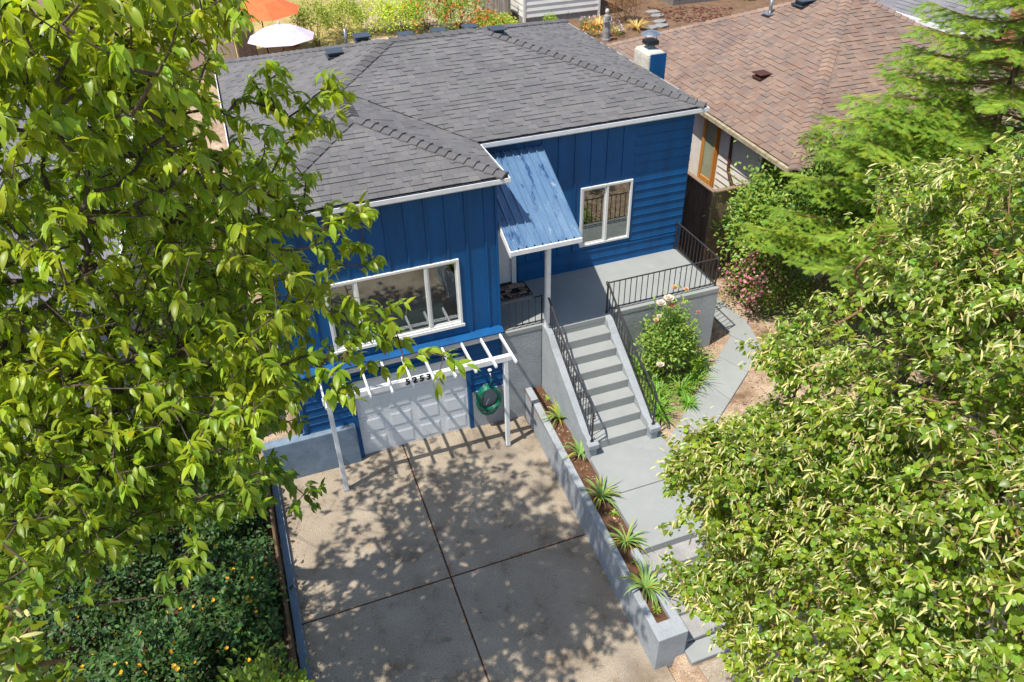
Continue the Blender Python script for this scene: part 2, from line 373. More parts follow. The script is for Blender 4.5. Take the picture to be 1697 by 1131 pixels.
def ridge_caps(a, b, sideA, sideB, m, parent, tones, step=.2, wd=.15, th=.024, maxn=999):
    """overlapping bent caps from a (low) to b (high); sideA/B: unit vectors down each slope"""
    a, b = Vector(a), Vector(b); L_ = (b-a).length; d = (b-a)/L_; sA, sB = Vector(sideA), Vector(sideB)
    n = int(L_/step); cache = []
    up = Vector((0, 0, 1)); sA = (sA-d*sA.dot(d)).normalized(); sB = (sB-d*sB.dot(d)).normalized()
    for i in range(n):
        p = a+d*(i*step); q = p+d*(step*1.25); h0 = .026+th; h1 = .014
        bb = MB(); t = tones[random.randrange(len(tones))]; t = tuple(c*(.84 if m is M['shingle'] else 1.12) for c in t)
        pts = [p+sA*wd+up*h0, p+up*(h0+.012), p+sB*wd+up*h0, q+sA*wd+up*h1, q+up*(h1+.012), q+sB*wd+up*h1]
        pts += [x-up*.045 for x in pts[:3]]+[pts[3]-up*.02, pts[5]-up*.02]
        bb.add(pts, [(0, 1, 4, 3), (1, 2, 5, 4), (6, 7, 1, 0), (7, 8, 2, 1), (0, 3, 9, 6), (2, 8, 10, 5)], t)
        bb.build('ridge_cap', m, parent)

X0, X1, X2, Y0, Y1, Y2, ZE, SL = -3.726, 1.042, 6.305, -.222, 1.477, 9.371, 6.064, .285
OI = .07                                            # gutter width inside the outer line
Dm = (Y2-Y1)/2; Wg = (X1-X0)/2; xm = (X0+X1)/2; yc_ = (Y1+Y2)/2
RZ = ZE+SL*Dm; WZ = ZE+SL*Wg
RL = (X0+Dm, yc_, RZ); RR = (X2-Dm, yc_, RZ); WA = (xm, Y0+Wg, WZ); WB = (xm, Y1+Wg, WZ)
house = thing('blue_house', 'blue painted house with grey hip roof, white garage door and raised porch', 'house', (0, 0, 0))
zi = ZE+SL*OI
def inset(p): return p
fr_main = [[(X1+OI*-1+0, Y1+OI, zi), (X2-OI, Y1+OI, zi), RR, RL, WB]]
faces = {
 'front': [[(X1-OI, Y1+OI, zi), (X2-OI, Y1+OI, zi), RR, RL, WB]],
 'right': [[(X2-OI, Y1+OI, zi), (X2-OI, Y2-OI, zi), RR]],
 'back': [[(X2-OI, Y2-OI, zi), (X0+OI, Y2-OI, zi), RL, RR]],
 'left': [[(X0+OI, Y2-OI, zi), (X0+OI, Y0+OI, zi), WA, WB], [(X0+OI, Y2-OI, zi), WB, RL]],
 'wing_front': [[(X0+OI, Y0+OI, zi), (X1-OI, Y0+OI, zi), WA]],
 'wing_right': [[(X1-OI, Y0+OI, zi), (X1-OI, Y1+OI, zi), WB, WA]],
}
rf = MB()
for k, ps in faces.items():
    for p in ps: rf.face([(q[0], q[1], q[2]-.002) for q in p])
# soffit and fascia body
OB = .1
for (a, b, c, d) in ((X0+OB, X1-OB, Y0+OB, Y1+OB+.5), (X0+OB, X2-OB, Y1+OB, Y2-OB)):
    rf.box(a, b, c, d, ZE-.13, ZE-.03)
roof = rf.build('roof', M['shingled'], house)
WID = [.13, .17, .21, .26]
store = []; bulk = MB(); E_ = .143
for i, (k, ps) in enumerate(faces.items()):
    if k == 'left':
        base = [(X0+OI, Y2-OI, zi), (X0+OI, Y0+OI, zi)]
        pcs = [[base[0], base[1], WA, WB], [base[0], base[1], RL]]
        # left slope is the union of two pieces: main part (y above wing back) and wing part
        pcs = [[(X0+OI, Y2-OI, zi), (X0+OI, WB[1], zi), WB, RL], [(X0+OI, WB[1], zi), (X0+OI, Y0+OI, zi), WA, WB]]
        shingle_face([pcs[0]], E_, WID, TONES, store, bulk, seed=31)
        shingle_face([pcs[1]], E_, WID, TONES, store, bulk, seed=31)
    elif k == 'front':
        a = (X1-OI, Y1+OI, zi); b = (X2-OI, Y1+OI, zi)
        shingle_face([[a, b, RR, WB]], E_, WID, TONES, store, bulk, seed=11)
        # triangle WB, RR, RL
        P_ = Vector(a)
        bulk2 = MB()
        shingle_face([[a, b, RR, RL, WB]] if False else [[a, b, RR, WB]], E_, WID, TONES, None, MB(), seed=11)
        # remaining wedge in the same frame
        r_pts = [Vector(WB), Vector(RR), Vector(RL)]
        U = Vector((1, 0, 0)); Vv = (Vector(RR)-Vector((RR[0], Y1+OI, zi))).normalized(); Nn = U.cross(Vv)
        q = [((p-P_).dot(U), (p-P_).dot(Vv)) for p in r_pts]; edges = []
        for i2 in range(3):
            a2, b2 = q[i2], q[(i2+1) % 3]; ex, ey = b2[0]-a2[0], b2[1]-a2[1]; l = math.hypot(ex, ey); edges.append((ey/l, -ex/l, (ey*a2[0]-ex*a2[1])/l))
        row = int(min(p[1] for p in q)/E_)
        while row*E_ < max(p[1] for p in q):
            va, vb = row*E_, (row+1)*E_+.004; rr = random.Random(11*977+row); u = -30+rr.random()*.6
            while u < 6:
                k2 = rr.randrange(len(WID)); wd = WID[k2]; t = rr.randrange(len(TONES)); hi = rr.random()
                if u+wd > -6:
                    pl = clip_poly([(u, va), (u+wd-.004, va), (u+wd-.004, vb), (u, vb)], edges)
                    if len(pl) >= 3: add_tab(bulk, P_, U, Vv, Nn, pl, va, vb, .009*(2.1 if hi > .5 else .7), TONES[t])
                u += wd
            row += 1
    else: shingle_face(ps, E_, WID, TONES, store, bulk, seed=i+3)
finish_shingles(store, bulk, roof, WID, TONES, M['shingle'], E_, .009)
cs = 1/math.sqrt(1+SL*SL)
sF, sR, sBk, sLf = (0, -cs, -SL*cs), (cs, 0, -SL*cs), (0, cs, -SL*cs), (-cs, 0, -SL*cs)
ridge_caps((X2-OI, Y1+OI, zi), RR, sF, sR, M['shingle'], roof, TONES)
ridge_caps((X2-OI, Y2-OI, zi), RR, sR, sBk, M['shingle'], roof, TONES)
ridge_caps((X0+OI, Y2-OI, zi), RL, sBk, sLf, M['shingle'], roof, TONES)
ridge_caps(WB, RL, sF, sLf, M['shingle'], roof, TONES)
ridge_caps(RL, RR, sF, sBk, M['shingle'], roof, TONES)
ridge_caps((X1-OI, Y0+OI, zi), WA, sF, sR, M['shingle'], roof, TONES)
ridge_caps((X0+OI, Y0+OI, zi), WA, sF, sLf, M['shingle'], roof, TONES)
ridge_caps(WA, WB, sR, sLf, M['shingle'], roof, TONES, step=.14)
MB().bar((X1-OI, Y1+OI, zi+.018), (WB[0], WB[1], WB[2]+.018), .02, .01).build('valley', M['shingled'], roof)
# gutters
def gutter(a, b, out, m0=0, m1=0, name='gutter'):
    """open channel from a to b at height ZE, out = outward unit (x,y); m0,m1 mitre extension"""
    a, b, o = Vector((*a, 0)), Vector((*b, 0)), Vector((*out, 0)); d = (b-a).normalized(); W_ = .11; H = .115
    prof = [(0, ZE-.005), (0, ZE-H+.03), (-.03, ZE-H), (-W_, ZE-H), (-W_, ZE-.02), (-W_+.006, ZE-.02), (-W_+.006, ZE-H+.008), (-.03, ZE-H+.008), (-.008, ZE-H+.036), (-.008, ZE-.012), (-.018, ZE-.012), (-.018, ZE-.005)]
    n = len(prof); vs = []
    for end, mm in ((a, m0), (b, m1)):
        for (off, z) in prof:
            p = end+o*off+d*(mm*off)*(1 if end is a else -1)*-1
            vs.append((p.x, p.y, z))
    fs = [(i, (i+1) % n, (i+1) % n+n, i+n) for i in range(n)]+[tuple(range(n)), tuple(range(n, 2*n))[::-1]]
    MB().add(vs, fs).build(name, M['white'], house)
    bt = MB(); 
    p0 = a-o*(W_*.5)+d*.03; p1 = b-o*(W_*.5)-d*.03
    bt.bar((p0.x, p0.y, ZE-H+.022), (p1.x, p1.y, ZE-H+.022), W_*.7, .02); bt.build('gutter_debris', M['gutin'], house)
gutter((X0, Y0), (X1, Y0), (0, -1), 1, 1)
gutter((X1, Y0), (X1, Y1), (1, 0), 1, -1)
gutter((X1, Y1), (X2, Y1), (0, -1), -1, 1)
gutter((X2, Y1), (X2, Y2), (1, 0), 1, 1)
gutter((X2, Y2), (X0, Y2), (0, 1), 1, 1)
gutter((X0, Y2), (X0, Y0), (-1, 0), 1, 1)
# roof vents
def vent(u, v, face_n, z_guess, name='roof_vent', m=None, s=1., label=None, par=None, zf=None):
    x, y, z = z_guess; m = m or M['vent']
    b = MB(); b.obox((x-.19*s, y-.19*s, z-.02), (.38*s, 0, 0), (0, .38*s, 0), (0, 0, .05)); b.obox((x-.13*s, y-.13*s, z+.03), (.26*s, 0, 0), (0, .26*s, 0), (0, 0, .07*s))
    b.obox((x-.19*s, y-.2*s, z+.1*s), (.38*s, 0, 0), (0, .4*s, 0), (0, 0, .03)); o = b.build(name, m, par or roof); return bevel(o, .01)
def zleft(x): return ZE+SL*(x-X0)
def zback(y): return ZE+SL*(Y2-y)
for (x, y) in ((-1.0, 5.95), (-.28, 6.2)): vent(0, 0, 0, (x, y, zleft(x)))
vent(0, 0, 0, (-1.98, 2.45, zleft(-1.98)))
for (x, y) in ((.75, 6.1), (1.55, 6.1), (2.35, 6.1)): vent(0, 0, 0, (x, y, zback(y)), s=.95)
vent(0, 0, 0, (2.78, 5.35, ZE+SL*(X2-2.78)))
MB().tube([(-.55, 6.9, zback(6.9)-.05), (-.55, 6.9, zback(6.9)+.4)], .035, 8).build('vent_pipe', M['steel'], roof)

# ------------------------------------------------------------------ walls of the blue house
zp, YM, XW0, XW1, XR = 2.497, 1.70, -3.504, .82, 6.083
WT = ZE-.12
wc = MB()
def wallbox(x0, x1, y0, y1, z0, z1, holes=()):
    """front-facing wall slab at y0..y1 with rectangular holes (x0,x1,z0,z1)"""
    xs_ = sorted({x0, x1, *[h[0] for h in holes], *[h[1] for h in holes]}); zs_ = sorted({z0, z1, *[h[2] for h in holes], *[h[3] for h in holes]})
    for i in range(len(xs_)-1):
        for j in range(len(zs_)-1):
            cx, cz = (xs_[i]+xs_[i+1])/2, (zs_[j]+zs_[j+1])/2
            if not any(h[0] < cx < h[1] and h[2] < cz < h[3] for h in holes): wc.box(xs_[i], xs_[i+1], y0, y1, zs_[j], zs_[j+1])
GD = (-2.44, 0., 0., 2.12); W1 = (-2.64, .0, 2.95, 4.48); W2 = (3.37, 4.66, 3.09, 4.59); FD = (.88, 1.77, zp, 4.55)
wallbox(XW0, XW1, 0, .15, 0, WT, (GD, W1))
wallbox(XW1, XR, YM, YM+.15, zp, WT, (W2, FD))
wc.box(XW0, XW0+.15, .15, Y2-.22, .9, WT); wc.box(XR-.15, XR, YM+.15, Y2-.22, .8, WT); wc.box(XW0+.15, XR-.15, Y2-.4, Y2-.25, .8, WT)
wc.box(XW1-.15, XW1, .15, YM+.15, zp, WT)
wc.build('wall', M['blue2'], house)
# board and batten: boards
def battens(x0, x1, z0, z1, y, holes=(), step=.385, off=0.):
    bd = MB(); 
    x = x0+off
    k = 0
    while x < x1-.02:
        segs = [(z0, z1)]
        for h in holes:
            if h[0]-.06 < x < h[1]+.06:
                ns = []
                for a, b in segs:
                    if h[2]-.06 > a: ns.append((a, min(b, h[2]-.06)))
                    if h[3]+.06 < b: ns.append((max(a, h[3]+.06), b))
                segs = ns
        for a, b in segs:
            if b-a > .1: bevel(MB().box(x-.02, x+.02, y-.036, y-.014, a, b).build('batten', M['blue'], house), .004)
        x += step; k += 1
def panels(x0, x1, z0, z1, y, holes):
    xs_ = sorted({x0, x1, *[min(max(h[0], x0), x1) for h in holes], *[min(max(h[1], x0), x1) for h in holes]}); zs_ = sorted({z0, z1, *[min(max(h[2], z0), z1) for h in holes], *[min(max(h[3], z0), z1) for h in holes]})
    for i in range(len(xs_)-1):
        for j in range(len(zs_)-1):
            cx, cz = (xs_[i]+xs_[i+1])/2, (zs_[j]+zs_[j+1])/2
            if not any(h[0] < cx < h[1] and h[2] < cz < h[3] for h in holes): MB().box(xs_[i], xs_[i+1], y-.015, y, zs_[j], zs_[j+1]).build('siding_panel', M['blue'], house)
panels(XW0, XW1, 2.68, WT, 0, (W1,)); battens(XW0, XW1, 2.70, WT, 0, (W1,), .385, .23)
MB().box(XW1-.04, XW1+.0, -.045, -.016, 2.7, WT).build('corner_board', M['blue'], house)
MB().prism([(XW0-.01, 0, 2.60), (XW0-.01, -.2, 2.60), (XW0-.01, -.205, 2.625), (XW0-.01, 0, 2.685)], (XW1-XW0+.02, 0, 0)).build('ledge_board', M['blue'], house)
# lap siding boards
def lap(x0, x1, z0, z1, y, holes=(), expo=.215, ax='x', sgn=-1):
    z = z0
    while z < z1-.02:
        zt = min(z+expo, z1); segs = [(x0, x1)]
        for h in holes:
            if h[2]-.01 < (z+zt)/2 < h[3]+.01:
                ns = []
                for a, b in segs:
                    if h[0] > a: ns.append((a, min(b, h[0])))
                    if h[1] < b: ns.append((max(a, h[1]), b))
                segs = ns
        for a, b in segs:
            if b-a < .03: continue
            if ax == 'x': P = [(a, y, z), (a, y+sgn*.034, z), (a, y+sgn*.026, z+.004), (a, y+sgn*.008, zt), (a, y, zt)]; v = (b-a, 0, 0)
            else: P = [(y, a, z), (y+sgn*.034, a, z), (y+sgn*.026, a, z+.004), (y+sgn*.008, a, zt), (y, a, zt)]; v = (0, b-a, 0)
            MB().prism(P, v).build('siding_board', M['blue'], house)
        z += expo
lap(XW0, XW1, 1.05, 2.6, -.001, (( -2.56, .08, 0, 2.25),), .2)
bs = MB().box(XW0-.95, -2.53, -.16, .06, -.1, 1.03); bevel(bs.build('foundation_wall', M['curb'], house), .015)  # darker curb colour: the wall's own blue grey with the tree's shade put in
bevel(MB().box(.08, XW1, -.05, -.002, -.1, 1.05).build('foundation_wall', M['stucco'], house), .01)
# door jamb boards
MB().box(-2.56, -2.44, -.055, .1, -.05, 2.24).build('door_trim', M['blue'], house)
MB().box(0, .08, -.055, .1, -.05, 2.24).build('door_trim', M['blue'], house)
MB().box(-2.44, 0, -.055, .1, 2.12, 2.24).build('door_trim', M['blue'], house)
# garage door
gd = MB().box(-2.44, 0, .03, .06, .0, 2.12).build('garage_door', M['door'], house)
pw, ph = 2.44/4, 2.12/4
for r_ in range(4):
    MB().box(-2.435, -.005, .012, .03, r_*ph+.006, (r_+1)*ph-.006).build('door_section', M['door'], gd)
    for c_ in range(4):
        x = -2.44+c_*pw; z = r_*ph
        b = MB().box(x+.07, x+pw-.07, .006, .011, z+.09, z+ph-.08); b.box(x+.095, x+pw-.095, .001, .006, z+.115, z+ph-.105)
        bevel(b.build('door_panel', M['door'], gd), .003)
# house number
def text_mesh(s, size, ext, name, m):
    cu = bpy.data.curves.new(name, 'FONT'); cu.body = s; cu.size = size; cu.extrude = ext; cu.align_x = 'CENTER'; cu.offset = .006
    o = bpy.data.objects.new(name, cu); COL.objects.link(o); dg = bpy.context.evaluated_depsgraph_get(); dg.update()
    me = bpy.data.meshes.new_from_object(o.evaluated_get(dg)); bpy.data.objects.remove(o); me.materials.clear(); me.materials.append(m); return me
# windows
def window(par, x0, x1, z0, z1, y, mull, name='window', slide=()):
    fr = MB(); t = .055
    fr.box(x0, x1, y-.05, y+.06, z0, z0+t); fr.box(x0, x1, y-.05, y+.06, z1-t, z1); fr.box(x0, x0+t, y-.05, y+.06, z0+t, z1-t); fr.box(x1-t, x1, y-.05, y+.06, z0+t, z1-t)
    f = bevel(fr.build(name, M['vinyl'], par), .006)
    xs_ = [x0+t]+list(mull)+[x1-t]
    for mx in mull: bevel(MB().box(mx-.03, mx+.03, y-.045, y+.05, z0+t, z1-t).build('mullion', M['vinyl'], f), .005)
    for i in range(len(xs_)-1):
        a = xs_[i]+(.03 if i else 0); b = xs_[i+1]-(.03 if i < len(xs_)-2 else 0)
        if i in slide:
            s_ = MB(); q = .035; s_.box(a, b, y-.02, y+.01, z0+t, z0+t+q); s_.box(a, b, y-.02, y+.01, z1-t-q, z1-t); s_.box(a, a+q, y-.02, y+.01, z0+t+q, z1-t-q); s_.box(b-q, b, y-.02, y+.01, z0+t+q, z1-t-q)
            s_.build('sash', M['vinyl'], f)
        MB().box(a, b, y-.005, y+.003, z0+t, z1-t).build('pane', M['glass'], f)
    return f
w1 = window(house, *W1[:2], *W1[2:], 0, (-2.03, -.68), slide=(0, 2))
w2 = window(house, *W2[:2], *W2[2:], YM, (4.03,), slide=(0,))
MB().box(W1[0]-.03, W1[1]+.03, -.075, -.052, W1[2]-.05, W1[2]+.012).build('window_sill', M['vinyl'], w1)
# rooms behind the windows
def room(x0, x1, y0, y1, z0, z1, m=None):
    b = MB(); b.face([(x0, y0, z0), (x1, y0, z0), (x1, y1, z0), (x0, y1, z0)]); b.face([(x0, y1, z0), (x1, y1, z0), (x1, y1, z1), (x0, y1, z1)])
    b.face([(x0, y0, z0), (x0, y1, z0), (x0, y1, z1), (x0, y0, z1)]); b.face([(x1, y0, z0), (x1, y1, z0), (x1, y1, z1), (x1, y0, z1)]); b.face([(x0, y0, z1), (x1, y0, z1), (x1, y1, z1), (x0, y1, z1)])
    b.build('room_interior', m or M['beige'], house)
room(-3.3, .6, .16, 3.2, 2.55, 5.2); room(2.5, 5.8, YM+.16, YM+3, 2.55, 5.2, M['dark'])
sf = MB().box(-2.5, -.3, .35, 1.2, 2.56, 3.0); sf.box(-2.5, -.3, .25, .45, 2.56, 3.35); sf.box(-2.1, -1.5, .45, .62, 3.0, 3.42); sf.box(-1.2, -.65, .45, .62, 3.0, 3.4)
tag(bevel(sf.build('sofa', M['sofa']), .05, 2), 'pale green sofa seen through the wide front window', 'sofa')
# main upper wall boards
panels(1.84, W2[1]+.0, 2.98, WT, YM, (W2,)); battens(1.84, 4.66, 3.0, WT, YM, (W2,), .385, .22)
lap(W2[1]+.0, XR, 3.0, WT, YM-.001, (), .215); lap(1.84, XR, zp, 3.0-.02, YM-.001, (), .215)
MB().box(1.84, W2[1], YM-.03, YM-.001, 2.93, 2.98).build('ledge_board', M['blue'], house)
lap(.35, Y2-.4, .9, WT, XW0, (), .22, 'y', -1)
# lap siding on right wall
lap(YM+.0, Y2-.4, .9, WT, XR, (), .215, 'y', 1)
MB().box(-3.57, -3.50, -.05, -.002, 1.05, WT).build('corner_board', M['blue'], house)
dsp = MB().tube([(-3.62, -.1, 5.95), (-3.62, -.06, 5.8), (-3.62, -.02, 5.6), (-3.62, -.02, 1.1)], .035, 8); dsp.build('downspout', M['blue'], house)
# front door
fd = MB().box(FD[0], FD[1]-.08, YM+.02, YM+.06, zp, FD[3]-.06).build('front_door', M['white'], house)
for (a, b) in ((zp+.15, zp+.85), (zp+1.0, zp+1.8)):
    for (c, d) in ((FD[0]+.1, FD[0]+.36), (FD[0]+.46, FD[0]+.72)): bevel(MB().box(c, d, YM+.008, YM+.02, a, b).build('door_panel', M['white'], fd), .008)
MB().box(FD[1]-.08, FD[1]+.03, YM-.04, YM+.08, zp, FD[3]).build('door_frame', M['white'], house)
MB().box(FD[0]-.05, FD[1]-.08, YM-.02, YM+.12, zp-.0, zp+.035).build('threshold', M['dark'], house)
# canopy
cz0, cz1, cy0, cy1, cxa, cxb, cxc = 4.76, 5.74, -.60, YM-.03, .86, 2.34, 2.42
cn = MB(); N_ = 90
def cpt(s, t, dz=0):
    xr = cxb+(cxc-cxb)*t; x = cxa+(xr-cxa)*s; return (x, cy0+(cy1-cy0)*t, cz0+(cz1-cz0)*t+dz)
prof = []
nr = 9
for k in range(nr):
    b0 = k/nr
    prof += [(b0+.0/nr, .042), (b0+.10/nr, .042), (b0+.17/nr, 0), (b0+.40/nr, 0), (b0+.43/nr, .006), (b0+.48/nr, .006), (b0+.51/nr, 0), (b0+.66/nr, 0), (b0+.69/nr, .006), (b0+.74/nr, .006), (b0+.77/nr, 0), (b0+.93/nr, 0)]
prof.append((1., .042))
vs = []
for t in (0, 1):
    for (s_, h) in prof: vs.append(cpt(s_, t, h))
np_ = len(prof); fs = [(i, i+1, i+1+np_, i+np_) for i in range(np_-1)]
b0 = len(vs); vs += [(x, y, z-.012) for x, y, z in vs]; fs += [(i+b0, i+np_+b0, i+1+np_+b0, i+1+b0) for i in range(np_-1)]+[(i, i+b0, i+1+b0, i+1) for i in range(np_-1)]
cn.add(vs, fs); canopy = cn.build('porch_canopy', M['metalroof'], house)
fa = MB(); fa.obox((cxa-.01, cy0-.035, cz0-.11), (cxb-cxa+.02, 0, 0), (0, .04, 0), (0, 0, .1)); bevel(fa.build('fascia', M['white'], canopy), .005)
fa = MB(); fa.obox((cxa, cy0, cz0-.16), (.04, 0, 0), (0, cy1-cy0, cz1-cz0), (0, 0, .14)); fa.obox((cxb-.06, cy0, cz0-.16), (.04, 0, 0), (cxc-cxb, cy1-cy0, cz1-cz0), (0, 0, .14)); fa.build('rafter', M['white'], canopy)
bevel(MB().box(1.755, 1.855, -.25, -.15, zp, cz0+.05).build('post', M['white'], canopy), .006)

# ------------------------------------------------------------------ chimney
chx0, chx1, chy0, chy1 = 6.24, 6.72, 4.2, 4.95
c = MB(); c.prism([(chx0, chy0, .8), (chx1, chy0, .8), (chx1, chy1, .8), (chx0, chy1, .8)], (0, 0, 5.62)); 
c.add([(chx0, chy0, 6.42), (chx1, chy0, 6.42), (chx1, chy1, 6.42), (chx0, chy1, 6.42), (chx0+.05, chy0+.05, 6.5), (chx1-.05, chy0+.05, 6.5), (chx1-.05, chy1-.05, 6.5), (chx0+.05, chy1-.05, 6.5)],
      [(0, 1, 5, 4), (1, 2, 6, 5), (2, 3, 7, 6), (3, 0, 4, 7), (4, 5, 6, 7)])
ch = bevel(c.build('chimney', M['cream'], house), .04, 2)
bevel(MB().box(chx0+.05, chx1+.01, chy0-.025, chy0-.002, 2, 6.46).build('painted_face', M['blue'], ch), .01)
cc = ((chx0+chx1)/2, (chy0+chy1)/2)
MB().box(cc[0]-.09, cc[0]+.09, cc[1]-.09, cc[1]+.09, 6.49, 6.6).build('flue', M['curb'], ch)
b = MB(); b.box(cc[0]-.15, cc[0]+.15, cc[1]-.15, cc[1]+.15, 6.6, 6.7); b.build('chimney_screen', M['black'], ch)
b = MB(); b.lathe((cc[0], cc[1], 6.83), [(.25, 0), (.22, .02), (.12, .07), (0.001, .09)], 20); b.box(cc[0]-.16, cc[0]-.15, cc[1]-.01, cc[1]+.01, 6.68, 6.84); b.box(cc[0]+.15, cc[0]+.16, cc[1]-.01, cc[1]+.01, 6.68, 6.84)
b.build('chimney_cap', M['steel'], ch)

# ------------------------------------------------------------------ porch and stairs
YS, TR, RRs, XS0, XS1, ZW = -.336, .308, .201, 1.90, 3.105, .889
XPF, YPF = 6.03, -.27
porch = thing('porch', 'raised grey stucco porch with painted floor before the front door', 'porch', (3.4, 0, .8))
bevel(MB().prism([(XW1+.001, -.10, zp-.12), (XS0-.0, -.10, zp-.12), (XS0, YS+.0, zp-.12), (XS1, YS, zp-.12), (XS1, YPF, zp-.12), (XPF, YPF, zp-.12), (XPF, YM-.003, zp-.12), (XW1+.001, YM-.003, zp-.12)], (0, 0, .12)).build('floor', M['greypaint'], porch), .012, 2)
pwl = MB(); pwl.box(XW1+.001, XS0-.17, -.09, .1, -.1, zp-.122); pwl.box(XS0-.17, XS1+.18, -.09, .1, .2, zp-.122)
pwl.box(XS1+.18, XPF-.01, YPF+.01, YPF+.2, .7, zp-.122); pwl.box(XPF-.2, XPF-.01, YPF+.2, YM-.003, .7, zp-.122)
bevel(pwl.build('porch_wall', M['stucco'], porch), .012)
st = thing('stairs', 'eight grey painted concrete steps from walkway up to the porch', 'stairs', (2.5, -1.4, .89))
for k in range(1, 8):
    y = YS-k*TR; z = zp-k*RRs
    s_ = MB().box(XS0+.001, XS1-.001, y, y+TR-.0, ZW-.1, z); bevel(s_.build('step', M['greypaint'], st), .015, 2)
MB().box(XS0+.002, XS1-.002, YS+.002, YS+.05, ZW-.1, zp-.121).build('step_riser', M['greypaint'], st)
def stringer(x0, x1, zb):
    pr = [(YS+.22, zb), (YS+.22, zp+.012), (YS+.0, zp+.012), (YS-.12, zp-.03), (YS-.24, zp-.14)]
    y, z = YS-.34, zp-.26
    pr += [(y, z), (YS-6.3*TR, zp-6.3*RRs+.05), (YS-6.9*TR, ZW+.37), (YS-7.25*TR, ZW+.33), (YS-7.25*TR, zb)]
    o = MB().prism([(x0, a, b_) for a, b_ in pr], (x1-x0, 0, 0)).build('stringer', M['stucco'], st); bevel(o, .018, 2)
    o = MB().box(x0-.03, x1+.03, YS-7.62*TR, YS-7.1*TR, ZW+.2, ZW+.33).build('end_cap', M['stucco'], st); bevel(o, .02, 2)
    o = MB().box(x0+.01, x1-.01, YS-7.5*TR, YS-7.26*TR, zb, ZW+.2).build('newel_block', M['stucco'], st); bevel(o, .01)
stringer(XS0-.18, XS0, .0); stringer(XS1, XS1+.18, .5)

# ------------------------------------------------------------------ iron railings
def rail_thing(label, loc): return thing('iron_railing', label, 'railing', loc, 'black wrought iron railings on porch and stairs')
def straight_rail(t, a, b, h=.72, posts=(True, True), gap=.135, rise=.05):
    a, b = Vector(a), Vector(b); L_ = (b-a).length; d = (b-a)/L_; n = int(L_/gap); u = Vector((0, 0, 1))
    MB().bar(a+u*(h), b+u*(h), .035, .014).build('top_rail', M['black'], t)
    MB().bar(a+u*.07, b+u*.07, .025, .012).build('bottom_rail', M['black'], t)
    bme = MB().box(-.007, .007, -.007, .007, .07, h).mesh('baluster', M['black'])
    for i in range(1, n): put('baluster', bme, t, Matrix.Translation(a+d*(L_*i/n)))
    for p, f in ((a, posts[0]), (b, posts[1])):
        if f: MB().box(p.x-.014, p.x+.014, p.y-.014, p.y+.014, p.z, p.z+h+.02).build('post', M['black'], t)
t = rail_thing('straight black railing along the front edge of the porch right of the stairs', (4.6, -.17, zp))
straight_rail(t, (XS1+.12, YPF+.1, zp), (XPF-.07, YPF+.1, zp), h=.74)
t = rail_thing('short black side railing on the right end of the porch', (XPF-.07, .7, zp))
straight_rail(t, (XPF-.07, YPF+.12, zp), (XPF-.07, YM-.05, zp), h=.735, posts=(False, True))
t = rail_thing('short black railing under the canopy left of the stairs', (1.3, -.03, zp))
straight_rail(t, (XW1+.04, -.04, zp), (XS0-.16, -.04, zp), h=.7, posts=(False, True), gap=.13)
def stair_rail(x, label):
    t = rail_thing(label, (x, -1.4, ZW))
    yt, yb = YS+.12, YS-7.3*TR; zt, zb = zp, ZW+.33; h = .78
    def base(s): # s 0 top .. 1 bottom
        y = yt+(yb-yt)*s
        if y > YS: return y, zp
        k = (YS-y)/TR; return y, max(zb-.0, zp-max(0, k-.45)*RRs*1.0+.03 if k < 6.6 else zb)
    def top(s):
        y = yt+(yb-yt)*s; z = (zt+h)+(zb+.86-(zt+h))*s
        z -= .17*math.sin(math.pi*min(1, s*1.0))*(1 if s < .5 else 1)
        z += -.0
        if s > .93: z -= (s-.93)*1.6
        return y, z
    pts = [(x, top(s)[0], top(s)[1]) for s in np.linspace(0, 1, 26)]
    rb = MB()
    for i in range(len(pts)-1): rb.bar(pts[i], pts[i+1], .04, .016)
    rb.build('top_rail', M['black'], t)
    sc_ = []
    for q in np.linspace(0, 1.6*math.pi, 14):
        r_ = .055*(1-.3*q/5); sc_.append((x, yt+.03+r_*math.sin(q)*1., zt+h-.055+r_*math.cos(q)))
    MB().tube(sc_, .011, 6).build('scroll', M['black'], t)
    sc_ = []
    e = pts[-1]
    for q in np.linspace(0, 1.5*math.pi, 12):
        r_ = .055*(1-.3*q/5); sc_.append((x, e[1]-r_*math.sin(q), e[2]-.055+r_*math.cos(q)))
    MB().tube(sc_, .012, 6).build('scroll', M['black'], t)
    # bottom rail parallel to the slope
    bp = [(x, base(s)[0], base(s)[1]+.1) for s in np.linspace(0.02, .98, 22)]
    bb = MB()
    for i in range(len(bp)-1): bb.bar(bp[i], bp[i+1], .022, .01)
    bb.build('bottom_rail', M['black'], t)
    for i in range(1, 19):
        s = i/19; y, z0 = base(s); _, z1 = top(s)
        MB().box(x-.007, x+.007, y-.007, y+.007, z0+.1, z1-.005).build('baluster', M['black'], t)
    for s, nm in ((0.0, 'post'), (.985, 'post')):
        y, z0 = base(s); _, z1 = top(s); MB().box(x-.015, x+.015, y-.015, y+.015, z0-.01, z1+.0).build(nm, M['black'], t)
        MB().box(x-.035, x+.035, y-.035, y+.035, z0-.005, z0+.015).build('foot_plate', M['black'], t)
    # ornament: two scroll rings on the middle balusters
    for s in (.3, .58, .72):
        y, z0 = base(s); _, z1 = top(s); zc = (z0+.1+z1)/2
        for dy in (-.045, .045):
            ring = [(x, y+dy+.038*math.cos(a), zc+.06*math.sin(a)) for a in np.linspace(0, 2*math.pi, 12)]
            MB().tube(ring, .006, 5).build('ornament', M['black'], t)
stair_rail(XS0-.09, 'curved black stair railing on the left side of the steps, beside the white post')
stair_rail(XS1+.09, 'curved black stair railing on the right side of the steps, beside the roses')

